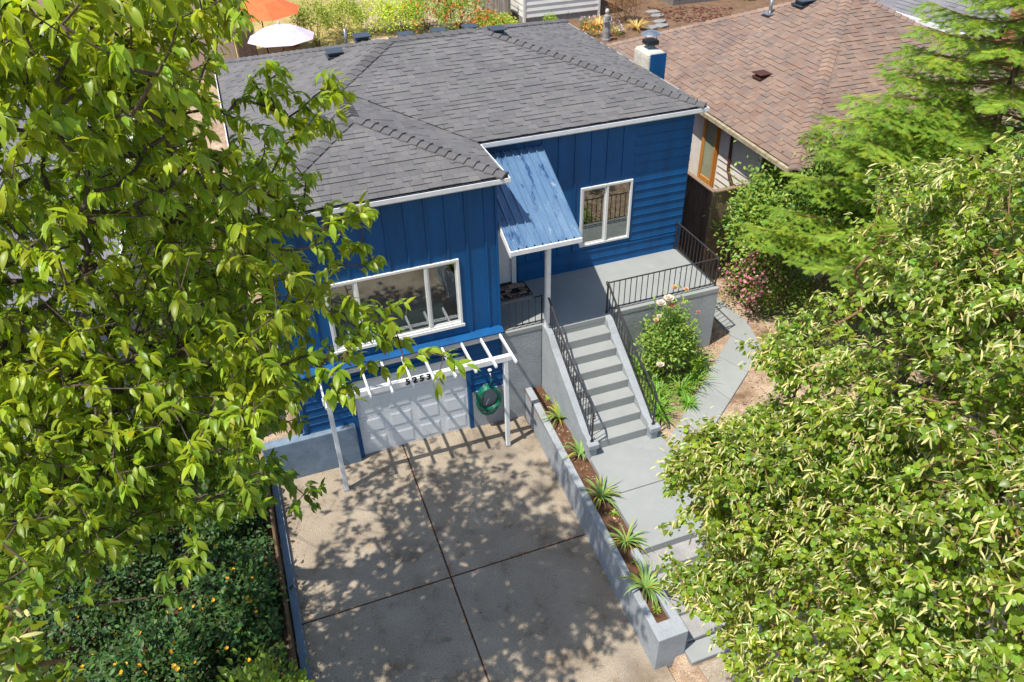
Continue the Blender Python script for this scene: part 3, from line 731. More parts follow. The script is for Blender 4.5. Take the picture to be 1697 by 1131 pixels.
# ------------------------------------------------------------------ doormat
dm = thing('doormat', 'brown and black brick pattern welcome mat in front of the white door', 'doormat', (1.5, 1.4, zp))
MB().box(1.05, 1.98, 1.06, 1.66, zp+.004, zp+.012).build('mat_base', M['matb'], dm)
rr = random.Random(4)
for j in range(6):
    x = 1.07
    while x < 1.95:
        wd = rr.choice((.09, .16, .2)); x1 = min(x+wd, 1.96)
        if j > 0 and x1-x > .03:
            if rr.random() > .25: MB().box(x, x1-.015, 1.08+j*.093, 1.08+j*.093+.078, zp+.012, zp+.018, tuple([rr.choice((.55, .8, 1.15, 1.4))]*3)).build('brick_tile', M['mat'], dm)
        x += wd
MB().box(1.08, 1.95, 1.075, 1.165, zp+.012, zp+.015, (1.3, 1.3, 1.3)).build('lettering_strip', M['mat'], dm)
put('lettering', text_mesh('WELCOME', .1, .002, 'lettering', M['number']), dm, Matrix.Translation((1.55, 1.085, zp+.018)) @ Matrix.Diagonal((1.5, 1, 1, 1)))

# ------------------------------------------------------------------ pergola
pg = thing('pergola', 'white painted wooden pergola over the garage door', 'pergola', (-1.2, -.86, 0))
xl, xr, yp, hp = -3.0, .61, -.86, 2.56
for x in (xl, xr):
    bevel(MB().box(x-.045, x+.045, yp-.045, yp+.045, 0.002, hp-.14).build('post', M['white'], pg), .006)
    MB().box(x-.06, x+.06, yp-.06, yp+.06, 0.002, .03).build('post_foot', M['steel'], pg)
bevel(MB().box(xl-.1, xr+.12, yp-.05, yp-.01, hp-.16, hp-.03).build('front_beam', M['white'], pg), .006)
bevel(MB().box(xl-.1, xr+.12, yp+.01, yp+.05, hp-.16, hp-.03).build('front_beam', M['white'], pg), .006)
bevel(MB().box(xl-.1, .83, -.10, -.05, hp-.17, hp-.045).build('back_beam', M['white'], pg), .006)
n = 10
for i in range(n):
    x = xl-.06+(xr+.18-xl)*i/(n-1)
    bevel(MB().prism([(x-.02, -.06, hp-.06), (x-.02, yp-.3, hp-.05), (x-.02, yp-.34, hp-.02), (x-.02, yp-.34, hp+.035), (x-.02, -.06, hp+.03)], (.04, 0, 0)).build('rafter', M['white'], pg), .005)

p = on(694, 628, 'y', yp-.06)
for i, ch in enumerate('5253'):
    put('house_number', text_mesh(ch, .2, .006, 'house_number', M['number']), pg,
        Matrix.Translation((p[0]-.22+i*.14, yp-.06, p[2]-.075)) @ Matrix.Rotation(math.pi/2, 4, 'X'))

# ------------------------------------------------------------------ hose and faucet
hs = thing('garden_hose', 'coiled green garden hose hanging on the wall beside the garage door', 'hose', (.42, -.12, .9))
pts = []; rr = random.Random(9)
for k in range(12):
    rx, rz = .25+rr.uniform(-.04, .04), .35+rr.uniform(-.07, .07); cx_ = .42+rr.uniform(-.02, .02); off = rr.uniform(-.02, .02); yy = -.1-.014*k
    for q in range(24):
        a = math.pi/2+2*math.pi*q/24; z = 1.22-rz+rz*math.sin(a); z = z if a else z
        pts.append((cx_+rx*math.cos(a)*(1-.15*math.sin(a)), yy-.014*q/24+off*.3, z))
MB().tube(pts, .0135, 6).build('coil', M['hose'], hs)
MB().tube([(.42, -.15, 1.2), (.5, -.16, 1.3), (.52, -.13, 1.42), (.5, -.1, 1.46)], .0135, 6).build('supply_end', M['hose'], hs)
MB().tube([(.3, -.17, .95), (.27, -.2, .75), (.35, -.18, .5), (.5, -.18, .4), (.6, -.2, .6)], .0135, 6).build('loose_loop', M['hose'], hs)
MB().lathe((.42, -.12, 1.15), [(.1, -.0), (.11, .02), (.1, .05), (.001, .05)], 14).build('hanger', M['steel'], hs)
fc = thing('faucet', 'small brass and steel outdoor faucet above the green hose', 'faucet', (.5, -.08, 1.5))
MB().tube([(.5, -.03, 1.52), (.5, -.14, 1.52), (.5, -.16, 1.45)], .018, 8).build('spout', M['steel'], fc)
MB().tube([(.5, -.1, 1.52), (.5, -.1, 1.6)], .01, 6).build('stem', M['steel'], fc)
MB().lathe((.5, -.1, 1.6), [(.001, 0), (.045, 0), (.045, .018), (.001, .018)], 10).build('handle', M['sidewhite'], fc)

# ------------------------------------------------------------------ planter wall
pt = thing('planter', 'long narrow grey stucco planter between driveway and walkway', 'planter', (1.3, -3.5, 0))
zt = .84
def wallpoly(p, z0, z1, name='planter_wall', bv=.015): return bevel(MB().prism([(x, y, z0) for x, y in p], (0, 0, z1-z0)).build(name, M['stucco'], pt), bv, 2)
wallpoly([(1.32, -.10), (1.05, -6.73), (1.60, -6.73), (1.60, -4.95), (1.46, -4.95), (1.44, -6.42), (1.19, -6.42), (1.48, -.10)], -.11, zt)
so = MB(); so.add([(1.1, -6.5, zt-.10), (1.5, -6.5, zt-.10), (1.5, -5, zt-.10), (1.72, -5, zt-.08), (1.74, -.09, zt-.06), (1.3, -.09, zt-.06)], [(0, 1, 2, 3, 4, 5)])
so.build('soil', M['soil'], pt)

# ------------------------------------------------------------------ walkways
wk = thing('walkway', 'grey painted walkway from the steps towards the street', 'walkway', (2.5, -4, .89)); wk['kind'] = 'structure'; del wk['category']
ye = YS-7*TR
slab([(1.69, -3.72), (3.4, -3.72), (3.4, ye-.0), (1.9, ye), (1.73, ye-.2)], .72, ZW, 'landing_slab', M['greypaint'], wk)
slab([(1.66, -5.06), (3.4, -5.06), (3.4, -3.735), (1.69, -3.735)], .72, ZW, 'landing_slab', M['greypaint'], wk)
z = ZW-.17
for i, (ya, yb) in enumerate(((-5.04, -5.42), (-5.42, -5.78), (-5.78, -6.15))):
    bevel(MB().box(1.61, 3.4, yb, ya+.05, z-.3, z).build('entry_step', M['walk'], wk), .015, 2); z -= .17
slab([(1.61, -6.6), (3.4, -6.6), (3.4, -6.15), (1.61, -6.15)], .1, .3, 'lower_slab', M['walk'], wk)
slab([(1.61, -6.95), (3.4, -6.95), (3.4, -6.62), (1.61, -6.62)], .05, .24, 'lower_slab', M['greypaint'], wk)
slab([(1.95, -10), (3.6, -10), (3.6, -7.0), (1.7, -7.0)], .0, .18, 'lower_slab', M['conc'], wk)
pa = thing('side_path', 'grey concrete slab path bending round the right side of the porch', 'path', (5.5, -1, .89)); pa['kind'] = 'structure'; del pa['category']
def lerp(a, b, t): return (a[0]+(b[0]-a[0])*t, a[1]+(b[1]-a[1])*t)
Lp, Rp = [(6.68, -.15), (3.42, -2.80)], [(7.06, -.90), (3.42, -3.62)]
cuts = [0, .22, .47, .80, 1]
for i in range(len(cuts)-1):
    a, b = cuts[i]+.002, cuts[i+1]-.002
    slab([lerp(*Lp, b), lerp(*Rp, b), lerp(*Rp, a), lerp(*Lp, a)], .77, ZW, 'path_slab', M['greypaint'], pa)
slab([(6.69, -.14), (7.07, -.88), (7.40, .2), (7.32, 1.0), (6.75, .9)], .77, ZW, 'path_slab', M['greypaint'], pa)
slab([(6.75, .92), (7.32, 1.02), (7.1, 3.5), (6.3, 3.5)], .77, ZW, 'path_slab', M['greypaint'], pa)

# ------------------------------------------------------------------ generic foliage
def leaf_template(kind):
    """returns V (n,3), F tris; unit length along +y, width scaled, folded, normal +z"""
    if kind == 'cherry': prof = [(0, .02), (.14, .15), (.4, .23), (.68, .18), (.88, .06), (1, 0)]; fold, droop = .28, .36
    elif kind == 'linden': prof = [(0, .1), (.22, .42), (.6, .35), (1, 0)]; fold, droop = .22, .3
    elif kind == 'small': prof = [(0, .02), (.3, .24), (.65, .2), (1, 0)]; fold, droop = .25, .15
    elif kind == 'bract': prof = [(0, .03), (.3, .09), (.7, .095), (1, .03)]; fold, droop = .1, .35
    elif kind == 'petal': prof = [(0, .1), (.4, .42), (.8, .38), (1, .1)]; fold, droop = -.1, -.35
    V = []; F = []
    for y, w_ in prof:
        z = -droop*y*y; V += [(-w_, y*.97, z+fold*w_), (0, y*.97, z), (w_, y*.97, z+fold*w_)]
    for i in range(len(prof)-1):
        a = 3*i
        for (p, q) in ((0, 1), (1, 2)):
            F += [(a+p, a+q, a+3+q), (a+p, a+3+q, a+3+p)]
    return np.array(V, float), np.array(F)
def norm(a): return a/np.maximum(np.linalg.norm(a, axis=-1, keepdims=True), 1e-9)
def scatter(V, F, pos, L, Nn, size, tint, wscale=1.):
    """instances of template: leaf direction L, normal hint N"""
    L = norm(L); Nn = norm(Nn-L*np.sum(Nn*L, -1, keepdims=True)); S = np.cross(L, Nn)
    size = np.broadcast_to(np.asarray(size, float), (len(pos),))
    P = pos[:, None]+size[:, None, None]*(S[:, None]*V[None, :, 0:1]*wscale+L[:, None]*V[None, :, 1:2]+Nn[:, None]*V[None, :, 2:3])
    n = len(V); FF = F[None]+(np.arange(len(pos))*n)[:, None, None]
    T = np.repeat(tint, n, axis=0)
    return P.reshape(-1, 3), FF.reshape(-1, F.shape[1]), T
def merge(parts):
    V = []; F = []; T = []; b = 0
    for v, f, t in parts: V.append(v); F.append(f+b); T.append(t); b += len(v)
    return np.concatenate(V), np.concatenate(F), np.concatenate(T)
def tints(n, lo=.75, hi=1.25, yel=.12, r=rng):
    k = r.uniform(lo, hi, n); y = r.normal(0, yel, n)
    return np.clip(np.stack([k*(1+y), k, k*(1-y*.8)], -1), .2, 2.2)
def edge_tubes(A, B, ra, rb, n=5):
    d = norm(B-A); h = np.where(np.abs(d[:, 2:3]) < .9, np.array([[0, 0, 1.]]), np.array([[1., 0, 0]])); a = norm(np.cross(d, h)); b = np.cross(d, a)
    ang = np.arange(n)*2*math.pi/n; c, s_ = np.cos(ang), np.sin(ang)
    ring = a[:, None]*c[None, :, None]+b[:, None]*s_[None, :, None]
    V = np.concatenate([A[:, None]+ring*ra[:, None, None], (B+d*rb[:, None]*.3)[:, None]+ring*rb[:, None, None]], 1)
    F = np.array([(k, (k+1) % n, (k+1) % n+n, k+n) for k in range(n)])
    FF = F[None]+(np.arange(len(A))*2*n)[:, None, None]
    return V.reshape(-1, 3), FF.reshape(-1, 4)
def skeleton(root, forks, targets, step=.4, k=.0042, rmin=.004, seed=1, sag=.05):
    """trunk through forks, every target joined to the nearest node; returns mesh arrays and end directions"""
    r = np.random.default_rng(seed); P = [np.array(root, float)]; par = [-1]
    for f in forks:
        f = np.array(f, float); a = P[-1]; m = max(1, int(np.linalg.norm(f-a)/step))
        for i in range(1, m+1): P.append(a+(f-a)*i/m+r.normal(0, .025, 3)*(i < m)); par.append(len(P)-2)
    top = P[-1].copy(); T = np.array(targets); order = np.argsort(np.linalg.norm(T-top, axis=1)); ends = {}; dirs = np.zeros_like(T)
    trunk_n = len(P)
    for ti in order:
        t = T[ti]; A = np.array(P); d = np.linalg.norm(A-t, axis=1)
        cost = d+.35*np.maximum(0, A[:, 2]-t[2])+.0*d
        cost[:max(1, trunk_n//3)] += 3
        j = int(np.argmin(cost)); a = A[j]; L_ = np.linalg.norm(t-a); m = max(1, int(L_/step)); prev = j
        for i in range(1, m+1):
            s_ = i/m; p = a+(t-a)*s_+np.array([0, 0, sag*L_*math.sin(math.pi*s_)])+r.normal(0, .02, 3)*(i < m)*L_
            P.append(p); par.append(prev); prev = len(P)-1
        ends[ti] = prev; dirs[ti] = P[prev]-P[par[prev]] if par[prev] >= 0 else (0, 0, 1)
    cnt = np.zeros(len(P))
    for e in ends.values(): cnt[e] += 1
    for i in range(len(P)-1, 0, -1): cnt[par[i]] += cnt[i]
    P = np.array(P); par = np.array(par); rad = k*np.sqrt(np.maximum(cnt, .6))+rmin*.5
    idx = np.arange(1, len(P)); A, B = P[par[idx]], P[idx]
    ra, rb = np.minimum(rad[par[idx]], rad[idx]*1.6), rad[idx]
    thick = rb > .028
    return A, B, ra, rb, thick, norm(dirs+1e-6)
def foliage_tree(t, sk, mats, crownfn, crownmat, leafobj=None, nleaf=300, stem='branch'):
    A, B, ra, rb, thick, dirs = sk
    if thick.any():
        V, F = edge_tubes(A[thick], B[thick], ra[thick], rb[thick], 8); put('trunk', np_mesh('trunk', V, F, mats[0], smooth=True), t)
    V, F = edge_tubes(A[~thick], B[~thick], ra[~thick], rb[~thick], 5); put(stem, np_mesh(stem, V, F, mats[1], smooth=True), t)
def in_poly(pts, poly):
    x, y = pts[:, 0], pts[:, 1]; ins = np.zeros(len(pts), bool); n = len(poly)
    for i in range(n):
        x1, y1 = poly[i]; x2, y2 = poly[(i+1) % n]
        c = ((y1 > y) != (y2 > y)) & (x < (x2-x1)*(y-y1)/(y2-y1+1e-12)+x1); ins ^= c
    return ins
def sample_region(poly, n, r):
    p = np.array(poly); lo, hi = p.min(0), p.max(0); out = []
    while len(out) < n:
        q = r.uniform(lo, hi, (n, 2)); out += list(q[in_poly(q, poly)])
    return np.array(out[:n])
def rays(uv, t):
    d = FW[None]+RT2[None]*((uv[:, 0:1]-848.5)/FPX)+UP2[None]*((565.5-uv[:, 1:2])/FPX); return CAM[None]+norm(d)*t[:, None]
def project(P):
    d = P-CAM; z = d @ FW; return np.stack([848.5+FPX*(d @ RT2)/z, 565.5-FPX*(d @ UP2)/z], -1), z
def individual_leaves(crown, V, F, pos, L, Nn, size, tint, m, nmax=300, name='leaf', wscale=1.):
    """the nearest visible leaves are objects of their own, sharing a few meshes; returns mask of the rest"""
    uv, z = project(pos); vis = (uv[:, 0] > 0) & (uv[:, 0] < 1697) & (uv[:, 1] > 0) & (uv[:, 1] < 1131) & (z > 0)
    score = np.where(vis, size/np.maximum(z, .1), 0); idx = np.argsort(-score)[:nmax]
    L2 = norm(L); N2 = norm(Nn-L2*np.sum(Nn*L2, -1, keepdims=True)); S2 = np.cross(L2, N2)
    qs = np.argsort(tint[idx, 1]); groups = np.array_split(idx[qs], 6)
    W_ = V.copy(); W_[:, 0] *= wscale
    for g in groups:
        me = np_mesh(name, W_, F, m, np.repeat(tint[g].mean(0)[None], len(V), 0))
        for i in g:
            s_ = size[i]; Mx = Matrix([[S2[i][r_]*s_, L2[i][r_]*s_, N2[i][r_]*s_, pos[i][r_]] for r_ in range(3)]+[[0, 0, 0, 1]])
            put(name, me, crown, Mx)
    rest = np.ones(len(pos), bool); rest[idx] = False; return rest

# ------------------------------------------------------------------ cherry tree (left)
def rosettes(C, dirs, m, length, r, droop=.75, spread=.85, stalk=.12):
    n = len(C); k = np.repeat(np.arange(n), m); N_ = len(k)
    ax = norm(dirs*[1, 1, .6]+r.normal(0, .25, (n, 3)))[k]
    h = norm(np.cross(ax, r.normal(0, 1, (N_, 3)))); s_ = r.uniform(-.5, 1, N_)[:, None]
    pos = C[k]+ax*s_*stalk+r.normal(0, .012, (N_, 3))
    L = norm(h*spread+ax*.45+np.array([0, 0, -1])*droop*r.uniform(.5, 1.3, (N_, 1)))
    Nn = norm(np.array([0, 0, 1.])+h*.55+r.normal(0, .18, (N_, 3)))
    return pos, L, Nn, length*r.uniform(.62, 1.15, N_)
r = np.random.default_rng(21)
dense = [(-330, -260), (300, -200), (400, -60), (405, 30), (385, 70), (350, 110), (338, 175), (360, 215), (430, 245), (470, 275), (485, 325), (470, 385), (505, 440), (520, 500), (505, 560), (490, 620), (470, 680), (430, 730), (400, 765), (445, 800), (455, 835), (400, 860), (330, 850), (250, 870), (290, 920), (200, 930), (140, 965), (60, 980), (-100, 1010), (-330, 1030)]
cen = sample_region(dense, 300, r)
tc = np.interp(cen[:, 1], [-260, 0, 300, 600, 900, 1050], [5.6, 5.9, 6.6, 7.4, 8.4, 9.0])+np.abs(r.normal(0, 1., 300))*1.6+np.where(cen[:, 0] < 0, .6, 0)
Cb = rays(cen, tc)
ex1 = sample_region([(395, 270), (480, 290), (500, 340), (480, 390), (520, 440), (530, 560), (500, 640), (400, 720), (380, 500)], 34, r)
ex2 = sample_region([(-60, 600), (440, 620), (455, 830), (330, 865), (200, 925), (0, 985)], 90, r)
ex4 = sample_region([(60, 200), (330, 200), (430, 330), (440, 560), (400, 700), (100, 640)], 60, r)
Cb = np.concatenate([Cb, rays(ex4, r.uniform(9.3, 12.0, 60)), rays(ex1, r.uniform(6.6, 7.6, 34)), rays(ex2, r.uniform(7.4, 10.6, 90))])
cl = (Cb[:, None]+r.normal(0, 1, (len(Cb), 9, 3))*np.array([.36, .36, .24])).reshape(-1, 3)
uv, zz = project(cl); dist = np.linalg.norm(cl-CAM, axis=1)
cl = cl[(dist > 4.6) & (in_poly(uv, dense))]
sprays = [ # over the roof, the wing, the pergola and the kerb: (u, v, t)
 (375,190,7.6),(395,165,7.7),(430,118,7.8),(450,130,7.8),(470,150,7.8),(465,112,7.8),(430,150,7.8),(455,180,7.7),(478,190,7.7),(500,205,7.7),(520,190,7.8),(505,175,7.8),(520,160,7.8),(548,125,7.9),(560,150,7.9),(545,205,7.8),(490,225,7.6),(470,235,7.5),(510,215,7.7),(410,205,7.5),(440,170,7.8),(535,150,7.9),
 (440,215,7.2),(480,262,7.0),(510,290,7.0),(500,330,6.9),(540,345,6.9),(560,365,6.9),(585,345,6.9),(600,370,6.8),(570,395,6.8),(600,405,6.8),(605,440,6.8),(545,440,6.8),(530,385,6.8),(520,410,6.7),(575,350,6.9),(460,300,6.8),(480,350,6.7),(500,370,6.7),
 (520,500,6.9),(550,500,6.9),(575,505,6.9),(590,520,6.9),(560,540,6.9),(600,545,6.9),(620,535,6.9),(640,510,6.9),(638,560,6.9),(660,560,6.9),(700,585,6.9),(735,590,6.9),(728,620,6.8),(755,600,6.9),(590,560,6.9),(575,585,6.8),(550,570,6.8),(545,640,6.9),(570,650,6.9),(530,610,6.9),(510,590,7.0),(505,640,7.0),(610,600,6.8),(670,600,6.8),
 (430,795,7.9),(455,790,7.9),(480,800,8.0),(445,770,7.9),(510,825,8.1),(420,840,8.0),(400,830,8.0),(525,812,8.1),(490,655,7.6),(475,700,7.7),
 (300,925,7.6),(315,935,7.6),(265,960,7.8),(320,905,7.6),(100,1010,8),(155,990,8)]
sp = np.array(sprays, float); sp = np.concatenate([sp, (sp+np.c_[r.normal(0, 11, (len(sp), 2)), r.normal(0, .12, len(sp))])[~((sp[:, 0] > 640) & (sp[:, 1] > 560))]])
spw = rays(sp[:, :2], sp[:, 2])
# twig rosettes farther left and behind the camera side, part of the same crown
side = np.stack([r.uniform(-9.5, -5.5, 110), r.uniform(-10, -1, 110), r.uniform(5.5, 10.2, 110)], -1)
uv, zz = project(side); side = side[(np.linalg.norm(side-CAM, axis=1) > 3.5) & ((uv[:, 0] < -40) | (zz < 0))]
allc = np.concatenate([cl, spw, side])
tree = thing('cherry_tree', 'large cherry tree with long drooping glossy leaves left of the driveway', 'tree', (-7.5, -2.0, .1))
sk = skeleton((-7.5, -2.0, .0), [(-7.3, -2.3, 2.6), (-6.7, -3.3, 5.0), (-6.2, -4.0, 6.4)], allc, step=.45, k=.0021, seed=3)
foliage_tree(tree, sk, (M['bark'], M['bark']), None, None)
pos, L, Nn, size = rosettes(allc, sk[5], 11, .138, r)
tn = tints(len(pos), .75, 1.35, .1, r)*np.repeat(r.uniform(.78, 1.24, len(allc)), 11)[:, None]
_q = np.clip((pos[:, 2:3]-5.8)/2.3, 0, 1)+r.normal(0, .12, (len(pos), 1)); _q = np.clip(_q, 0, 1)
tn = tn*(np.array([[.46, .66, 1.1]])*(1-_q)+np.array([[1.04, 1.03, 1.]])*_q)    # crown shade tinted into the older, deeper green low leaves; fresh yellow green above
hgt = 0
V_, F_ = leaf_template('cherry'); V_[:, 0] *= .86
cm = bpy.data.objects.new('crown', None)
rest_holder = MB()
crown = put('crown', None, tree)
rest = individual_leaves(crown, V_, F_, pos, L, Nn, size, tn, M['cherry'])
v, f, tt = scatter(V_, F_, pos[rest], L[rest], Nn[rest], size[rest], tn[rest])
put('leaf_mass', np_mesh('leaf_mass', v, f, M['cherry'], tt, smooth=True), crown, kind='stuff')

# ------------------------------------------------------------------ linden (right)
def linden(t, sk, C, m_leaf, m_br, r, leaf=.075, indiv=300, bm=1.):
    n = len(C); dirs = norm(sk[5]*[1, 1, .3]+[-.25, -.1, .1])
    k = np.repeat(np.arange(n), m_leaf); N_ = len(k); ax = dirs[k]; side = norm(np.cross(ax, [0, 0, 1.])); sg = r.choice([-1, 1], N_)[:, None]
    s_ = r.uniform(-.22, .12, N_)[:, None]
    pos = C[k]+ax*s_+r.normal(0, .035, (N_, 3))
    L = norm(ax*.5+side*sg*.8+r.normal(0, .3, (N_, 3))+[0, 0, -.35]); Nn = norm(np.array([-.1, -.1, 1.])+r.normal(0, .38, (N_, 3)))
    size = leaf*r.uniform(.5, 1.3, N_); tn = tints(N_, .6, 1.3, .12, r)*r.uniform(.72, 1.2, n)[k][:, None]
    V_, F_ = leaf_template('linden'); crown = put('crown', None, t)
    rest = individual_leaves(crown, V_, F_, pos, L, Nn, size, tn, M['linden'], nmax=indiv) if indiv else np.ones(N_, bool)
    v, f, tt = scatter(V_, F_, pos[rest], L[rest], Nn[rest], size[rest], tn[rest])
    put('leaf_mass', np_mesh('leaf_mass', v, f, M['linden'], tt, smooth=True), crown, kind='stuff')
    kb = np.repeat(np.arange(n), m_br); keep = r.random(len(kb)) < bm*(r.random(n)**.6)[kb]; kb = kb[keep]; Nb = len(kb)
    ax = dirs[kb]; side = norm(np.cross(ax, [0, 0, 1.]))*r.choice([-1, 1], Nb)[:, None]
    pos = C[kb]+ax*r.uniform(-.05, .16, Nb)[:, None]+r.normal(0, .03, (Nb, 3))+[0, 0, .025]
    L = norm(ax*.7+side*.6+r.normal(0, .3, (Nb, 3))+[0, 0, -.45]); Nn = norm(np.array([0, 0, 1.])+r.normal(0, .3, (Nb, 3)))
    V_, F_ = leaf_template('bract'); v, f, tt = scatter(V_, F_, pos, L, Nn, leaf*1.3*r.uniform(.7, 1.2, Nb), tints(Nb, .65, 1.2, .08, r))
    put('bracts', np_mesh('bracts', v, f, M['bract'], tt, smooth=True), crown, kind='stuff')
r = np.random.default_rng(5)
denseR = [(1105, 790), (1135, 730), (1190, 705), (1240, 690), (1300, 655), (1265, 600), (1265, 560), (1300, 525), (1350, 500), (1400, 470), (1395, 430), (1430, 400), (1450, 350), (1455, 315), (1510, 290), (1570, 275), (1640, 265), (1720, 200), (2000, 150), (2000, 1500), (1300, 1500), (1240, 1180), (1235, 1090), (1190, 1060), (1210, 1010), (1150, 985), (1115, 960), (1130, 935), (1180, 930), (1160, 870), (1150, 830)]
n = 350
cen = sample_region(denseR, n, r)
base_t = np.interp(cen[:, 0], [1100, 1300, 1500, 1700, 2000], [9.0, 8.2, 7.3, 6.4, 5.8])+np.interp(cen[:, 1], [250, 500, 1131], [1.2, .6, 0])
tc = base_t+np.abs(r.normal(0, .8, n))*1.5+np.where(np.arange(n) > 275, 2.2, 0)
ex3 = sample_region([(1130, 760), (1190, 715), (1300, 690), (1340, 800), (1330, 960), (1200, 940), (1170, 850)], 45, r)
Cb = np.concatenate([rays(cen, tc), rays(ex3, r.uniform(8.8, 10.5, 45))]); n = len(Cb)
cl = (Cb[:, None]+r.normal(0, 1, (n, 15, 3))*np.array([.27, .27, .13])).reshape(-1, 3)
uv, zz = project(cl); cl = cl[(np.linalg.norm(cl-CAM, axis=1) > 4.8) & in_poly(uv, denseR)]
edge = np.array([(1108,785,9),(1120,775,9),(1130,760,9),(1115,800,9),(1140,740,9),(1150,730,9),(1170,705,9),(1135,735,9.),(1125,860,9),(1145,845,9),(1120,960,8.8),(1115,950,8.8),(1135,985,8.8),(1150,1000,8.8),(1180,1010,8.8),(1165,985,8.8),(1140,975,9),(1160,960,9),(1175,990,9),(1185,930,8.8),(1195,960,8.8),(1170,940,8.8),(1225,1090,8.6),(1235,1110,8.6),(1270,590,9),(1275,560,9),(1255,575,9),(1440,380,8.7),(1460,300,8.7),(1500,285,8.5),(1620,262,8)], float)
ew = rays(np.repeat(edge[:, :2], 3, 0)+r.normal(0, 9, (len(edge)*3, 2)), np.repeat(edge[:, 2], 3))
allr = np.concatenate([cl, ew])
t = thing('linden_tree', 'large linden tree covered in pale cream bracts right of the walkway', 'tree', (4.4, -8.4, .2))
sk = skeleton((4.4, -8.4, .1), [(4.3, -8.4, 2.0), (4.0, -8.2, 3.6), (3.6, -8.0, 4.6)], allr, step=.45, k=.0022, seed=5, sag=.03)
foliage_tree(t, sk, (M['bark'], M['twig']), None, None)
linden(t, sk, allr, 20, 10, r, leaf=.062, bm=1.)
for pl in ([(1760, 450, 8.2), (1690, 432, 8.1), (1650, 418, 8.0), (1622, 402, 7.9)], [(1660, 420, 8.0), (1640, 422, 7.95), (1625, 440, 7.9), (1618, 462, 7.9)], [(1720, 640, 7.3), (1640, 665, 7.4), (1560, 668, 7.5), (1490, 650, 7.6)]):
    P_ = [at(u_, v_, t_) for u_, v_, t_ in pl]; MB().tube(P_, [.02-.013*i/(len(P_)-1) for i in range(len(P_))], 6).build('bare_branch', M['twig'], t)
# second linden, corner bottom left
poly2 = [(-150, 985), (60, 985), (90, 1010), (75, 1050), (90, 1080), (140, 1085), (150, 1100), (110, 1131), (140, 1250), (-150, 1250)]
r = np.random.default_rng(15)
q = sample_region(poly2, 60, r); C2 = rays(q, r.uniform(6.2, 7.6, 60))
t = thing('young_linden', 'young linden with yellow green leaves at the bottom left corner', 'tree', (-6.2, -9.2, .1))
sk = skeleton((-6.2, -9.2, .1), [(-6.1, -9.2, 2), (-5.9, -9.3, 4.4)], C2, seed=9)
foliage_tree(t, sk, (M['bark'], M['twig']), None, None, stem='branch')
linden(t, sk, C2, 13, 4, r, leaf=.095, indiv=0, bm=.5)

# ------------------------------------------------------------------ conifer (right, behind the linden)
r = np.random.default_rng(8)
def needle_sprig(n=13):
    V = []; F = []
    for i in range(n):
        y = i/n; l = .34*(1-.5*y)+.06
        for sx in (-1, 1):
            b = len(V); V += [(0, y-.025, 0), (0, y+.045, 0), (sx*l, y+l*.75, -.05)]; F.append((b, b+1, b+2))
        b = len(V); V += [(-.02, y, 0), (.02, y, 0), (0, y+l*.6, l*.55)]; F.append((b, b+1, b+2))
    return np.array(V, float), np.array(F)
def conifer(label, base, H, lmax, nb, name='fir_tree', z0=1.0, seed=8, only=None):
    r = np.random.default_rng(seed); t = thing(name, label, 'tree', base)
    b = np.array(base, float)
    A = []; B = []; RA = []; RB = []; SP = []; SD = []; SS = []
    tr = MB(); tr.tube([b+[0, 0, H*i/8] for i in range(9)], [.17*(1-i/8.6) for i in range(9)], 10); tr.build('trunk', M['bark'], t)
    for i in range(nb):
        f = i/nb; z = z0+(H-z0)*f; a = i*2.4+r.normal(0, .2); L_ = lmax*(1-f)**.75*r.uniform(.8, 1.1)+.3
        d = np.array([math.cos(a), math.sin(a), 0]); p = b+[0, 0, z]; ns = max(4, int(L_/.22)); pts = []
        for s_ in range(ns+1):
            q = s_/ns; pts.append(p+d*L_*q+[0, 0, -.18*L_*q+.22*L_*q*q])
        for s_ in range(ns):
            A.append(pts[s_]); B.append(pts[s_+1]); q = s_/ns; RA.append(.03*(1-q)+.006); RB.append(.03*(1-q-1/ns)+.005)
            if q < .15: continue
            sd_ = np.array([-d[1], d[0], 0])
            for sg in (-1, 1):
                l2 = (.25+.75*(1-q))*L_*.36*r.uniform(.7, 1.2)+.12; dd = norm((d*.75+sd_*sg*.8+[0, 0, -.12])[None])[0]
                m = max(1, int(l2/.17)); pp = pts[s_+1]
                A.append(pp); B.append(pp+dd*l2+[0, 0, -.08*l2]); RA.append(.008); RB.append(.003)
                for e in range(m+1):
                    c = pp+dd*l2*(e+.2)/(m+.4)+[0, 0, -.08*l2*(e/m)**2]
                    SP.append(c); SD.append(dd+[0, 0, -.1]); SS.append(.2)
                    for s2 in (-1, 1):
                        SP.append(c); SD.append(norm((dd*.6+np.array([-dd[1], dd[0], 0])*s2*.8+[0, 0, -.22])[None])[0]); SS.append(.19)
            SP.append(pts[s_+1]); SD.append(d); SS.append(.22)
        SP.append(pts[-1]); SD.append(d); SS.append(.2)
    V, F = edge_tubes(np.array(A), np.array(B), np.array(RA), np.array(RB), 5); put('branch', np_mesh('branch', V, F, M['twig'], smooth=True), t)
    SP, SD, SS = map(np.array, (SP, SD, SS)); N_ = len(SP)
    V_, F_ = needle_sprig(); v, f, tt = scatter(V_, F_, SP, SD+r.normal(0, .12, (N_, 3)), np.array([[0, 0, 1.]])+r.normal(0, .25, (N_, 3)), SS*r.uniform(.8, 1.2, N_), tints(N_, .7, 1.35, .1, r))
    put('needles', np_mesh('needles', v, f, M['conifer'], tt), t, kind='stuff')
conifer('tall bright green fir tree with drooping branches before the brown roof', (11.0, -1.7, .8), 8.8, 4.0, 110, z0=2.6)
conifer('smaller dark fir tree at the right edge behind the linden', (13.4, -3.8, .6), 7.6, 3.8, 70, seed=12)

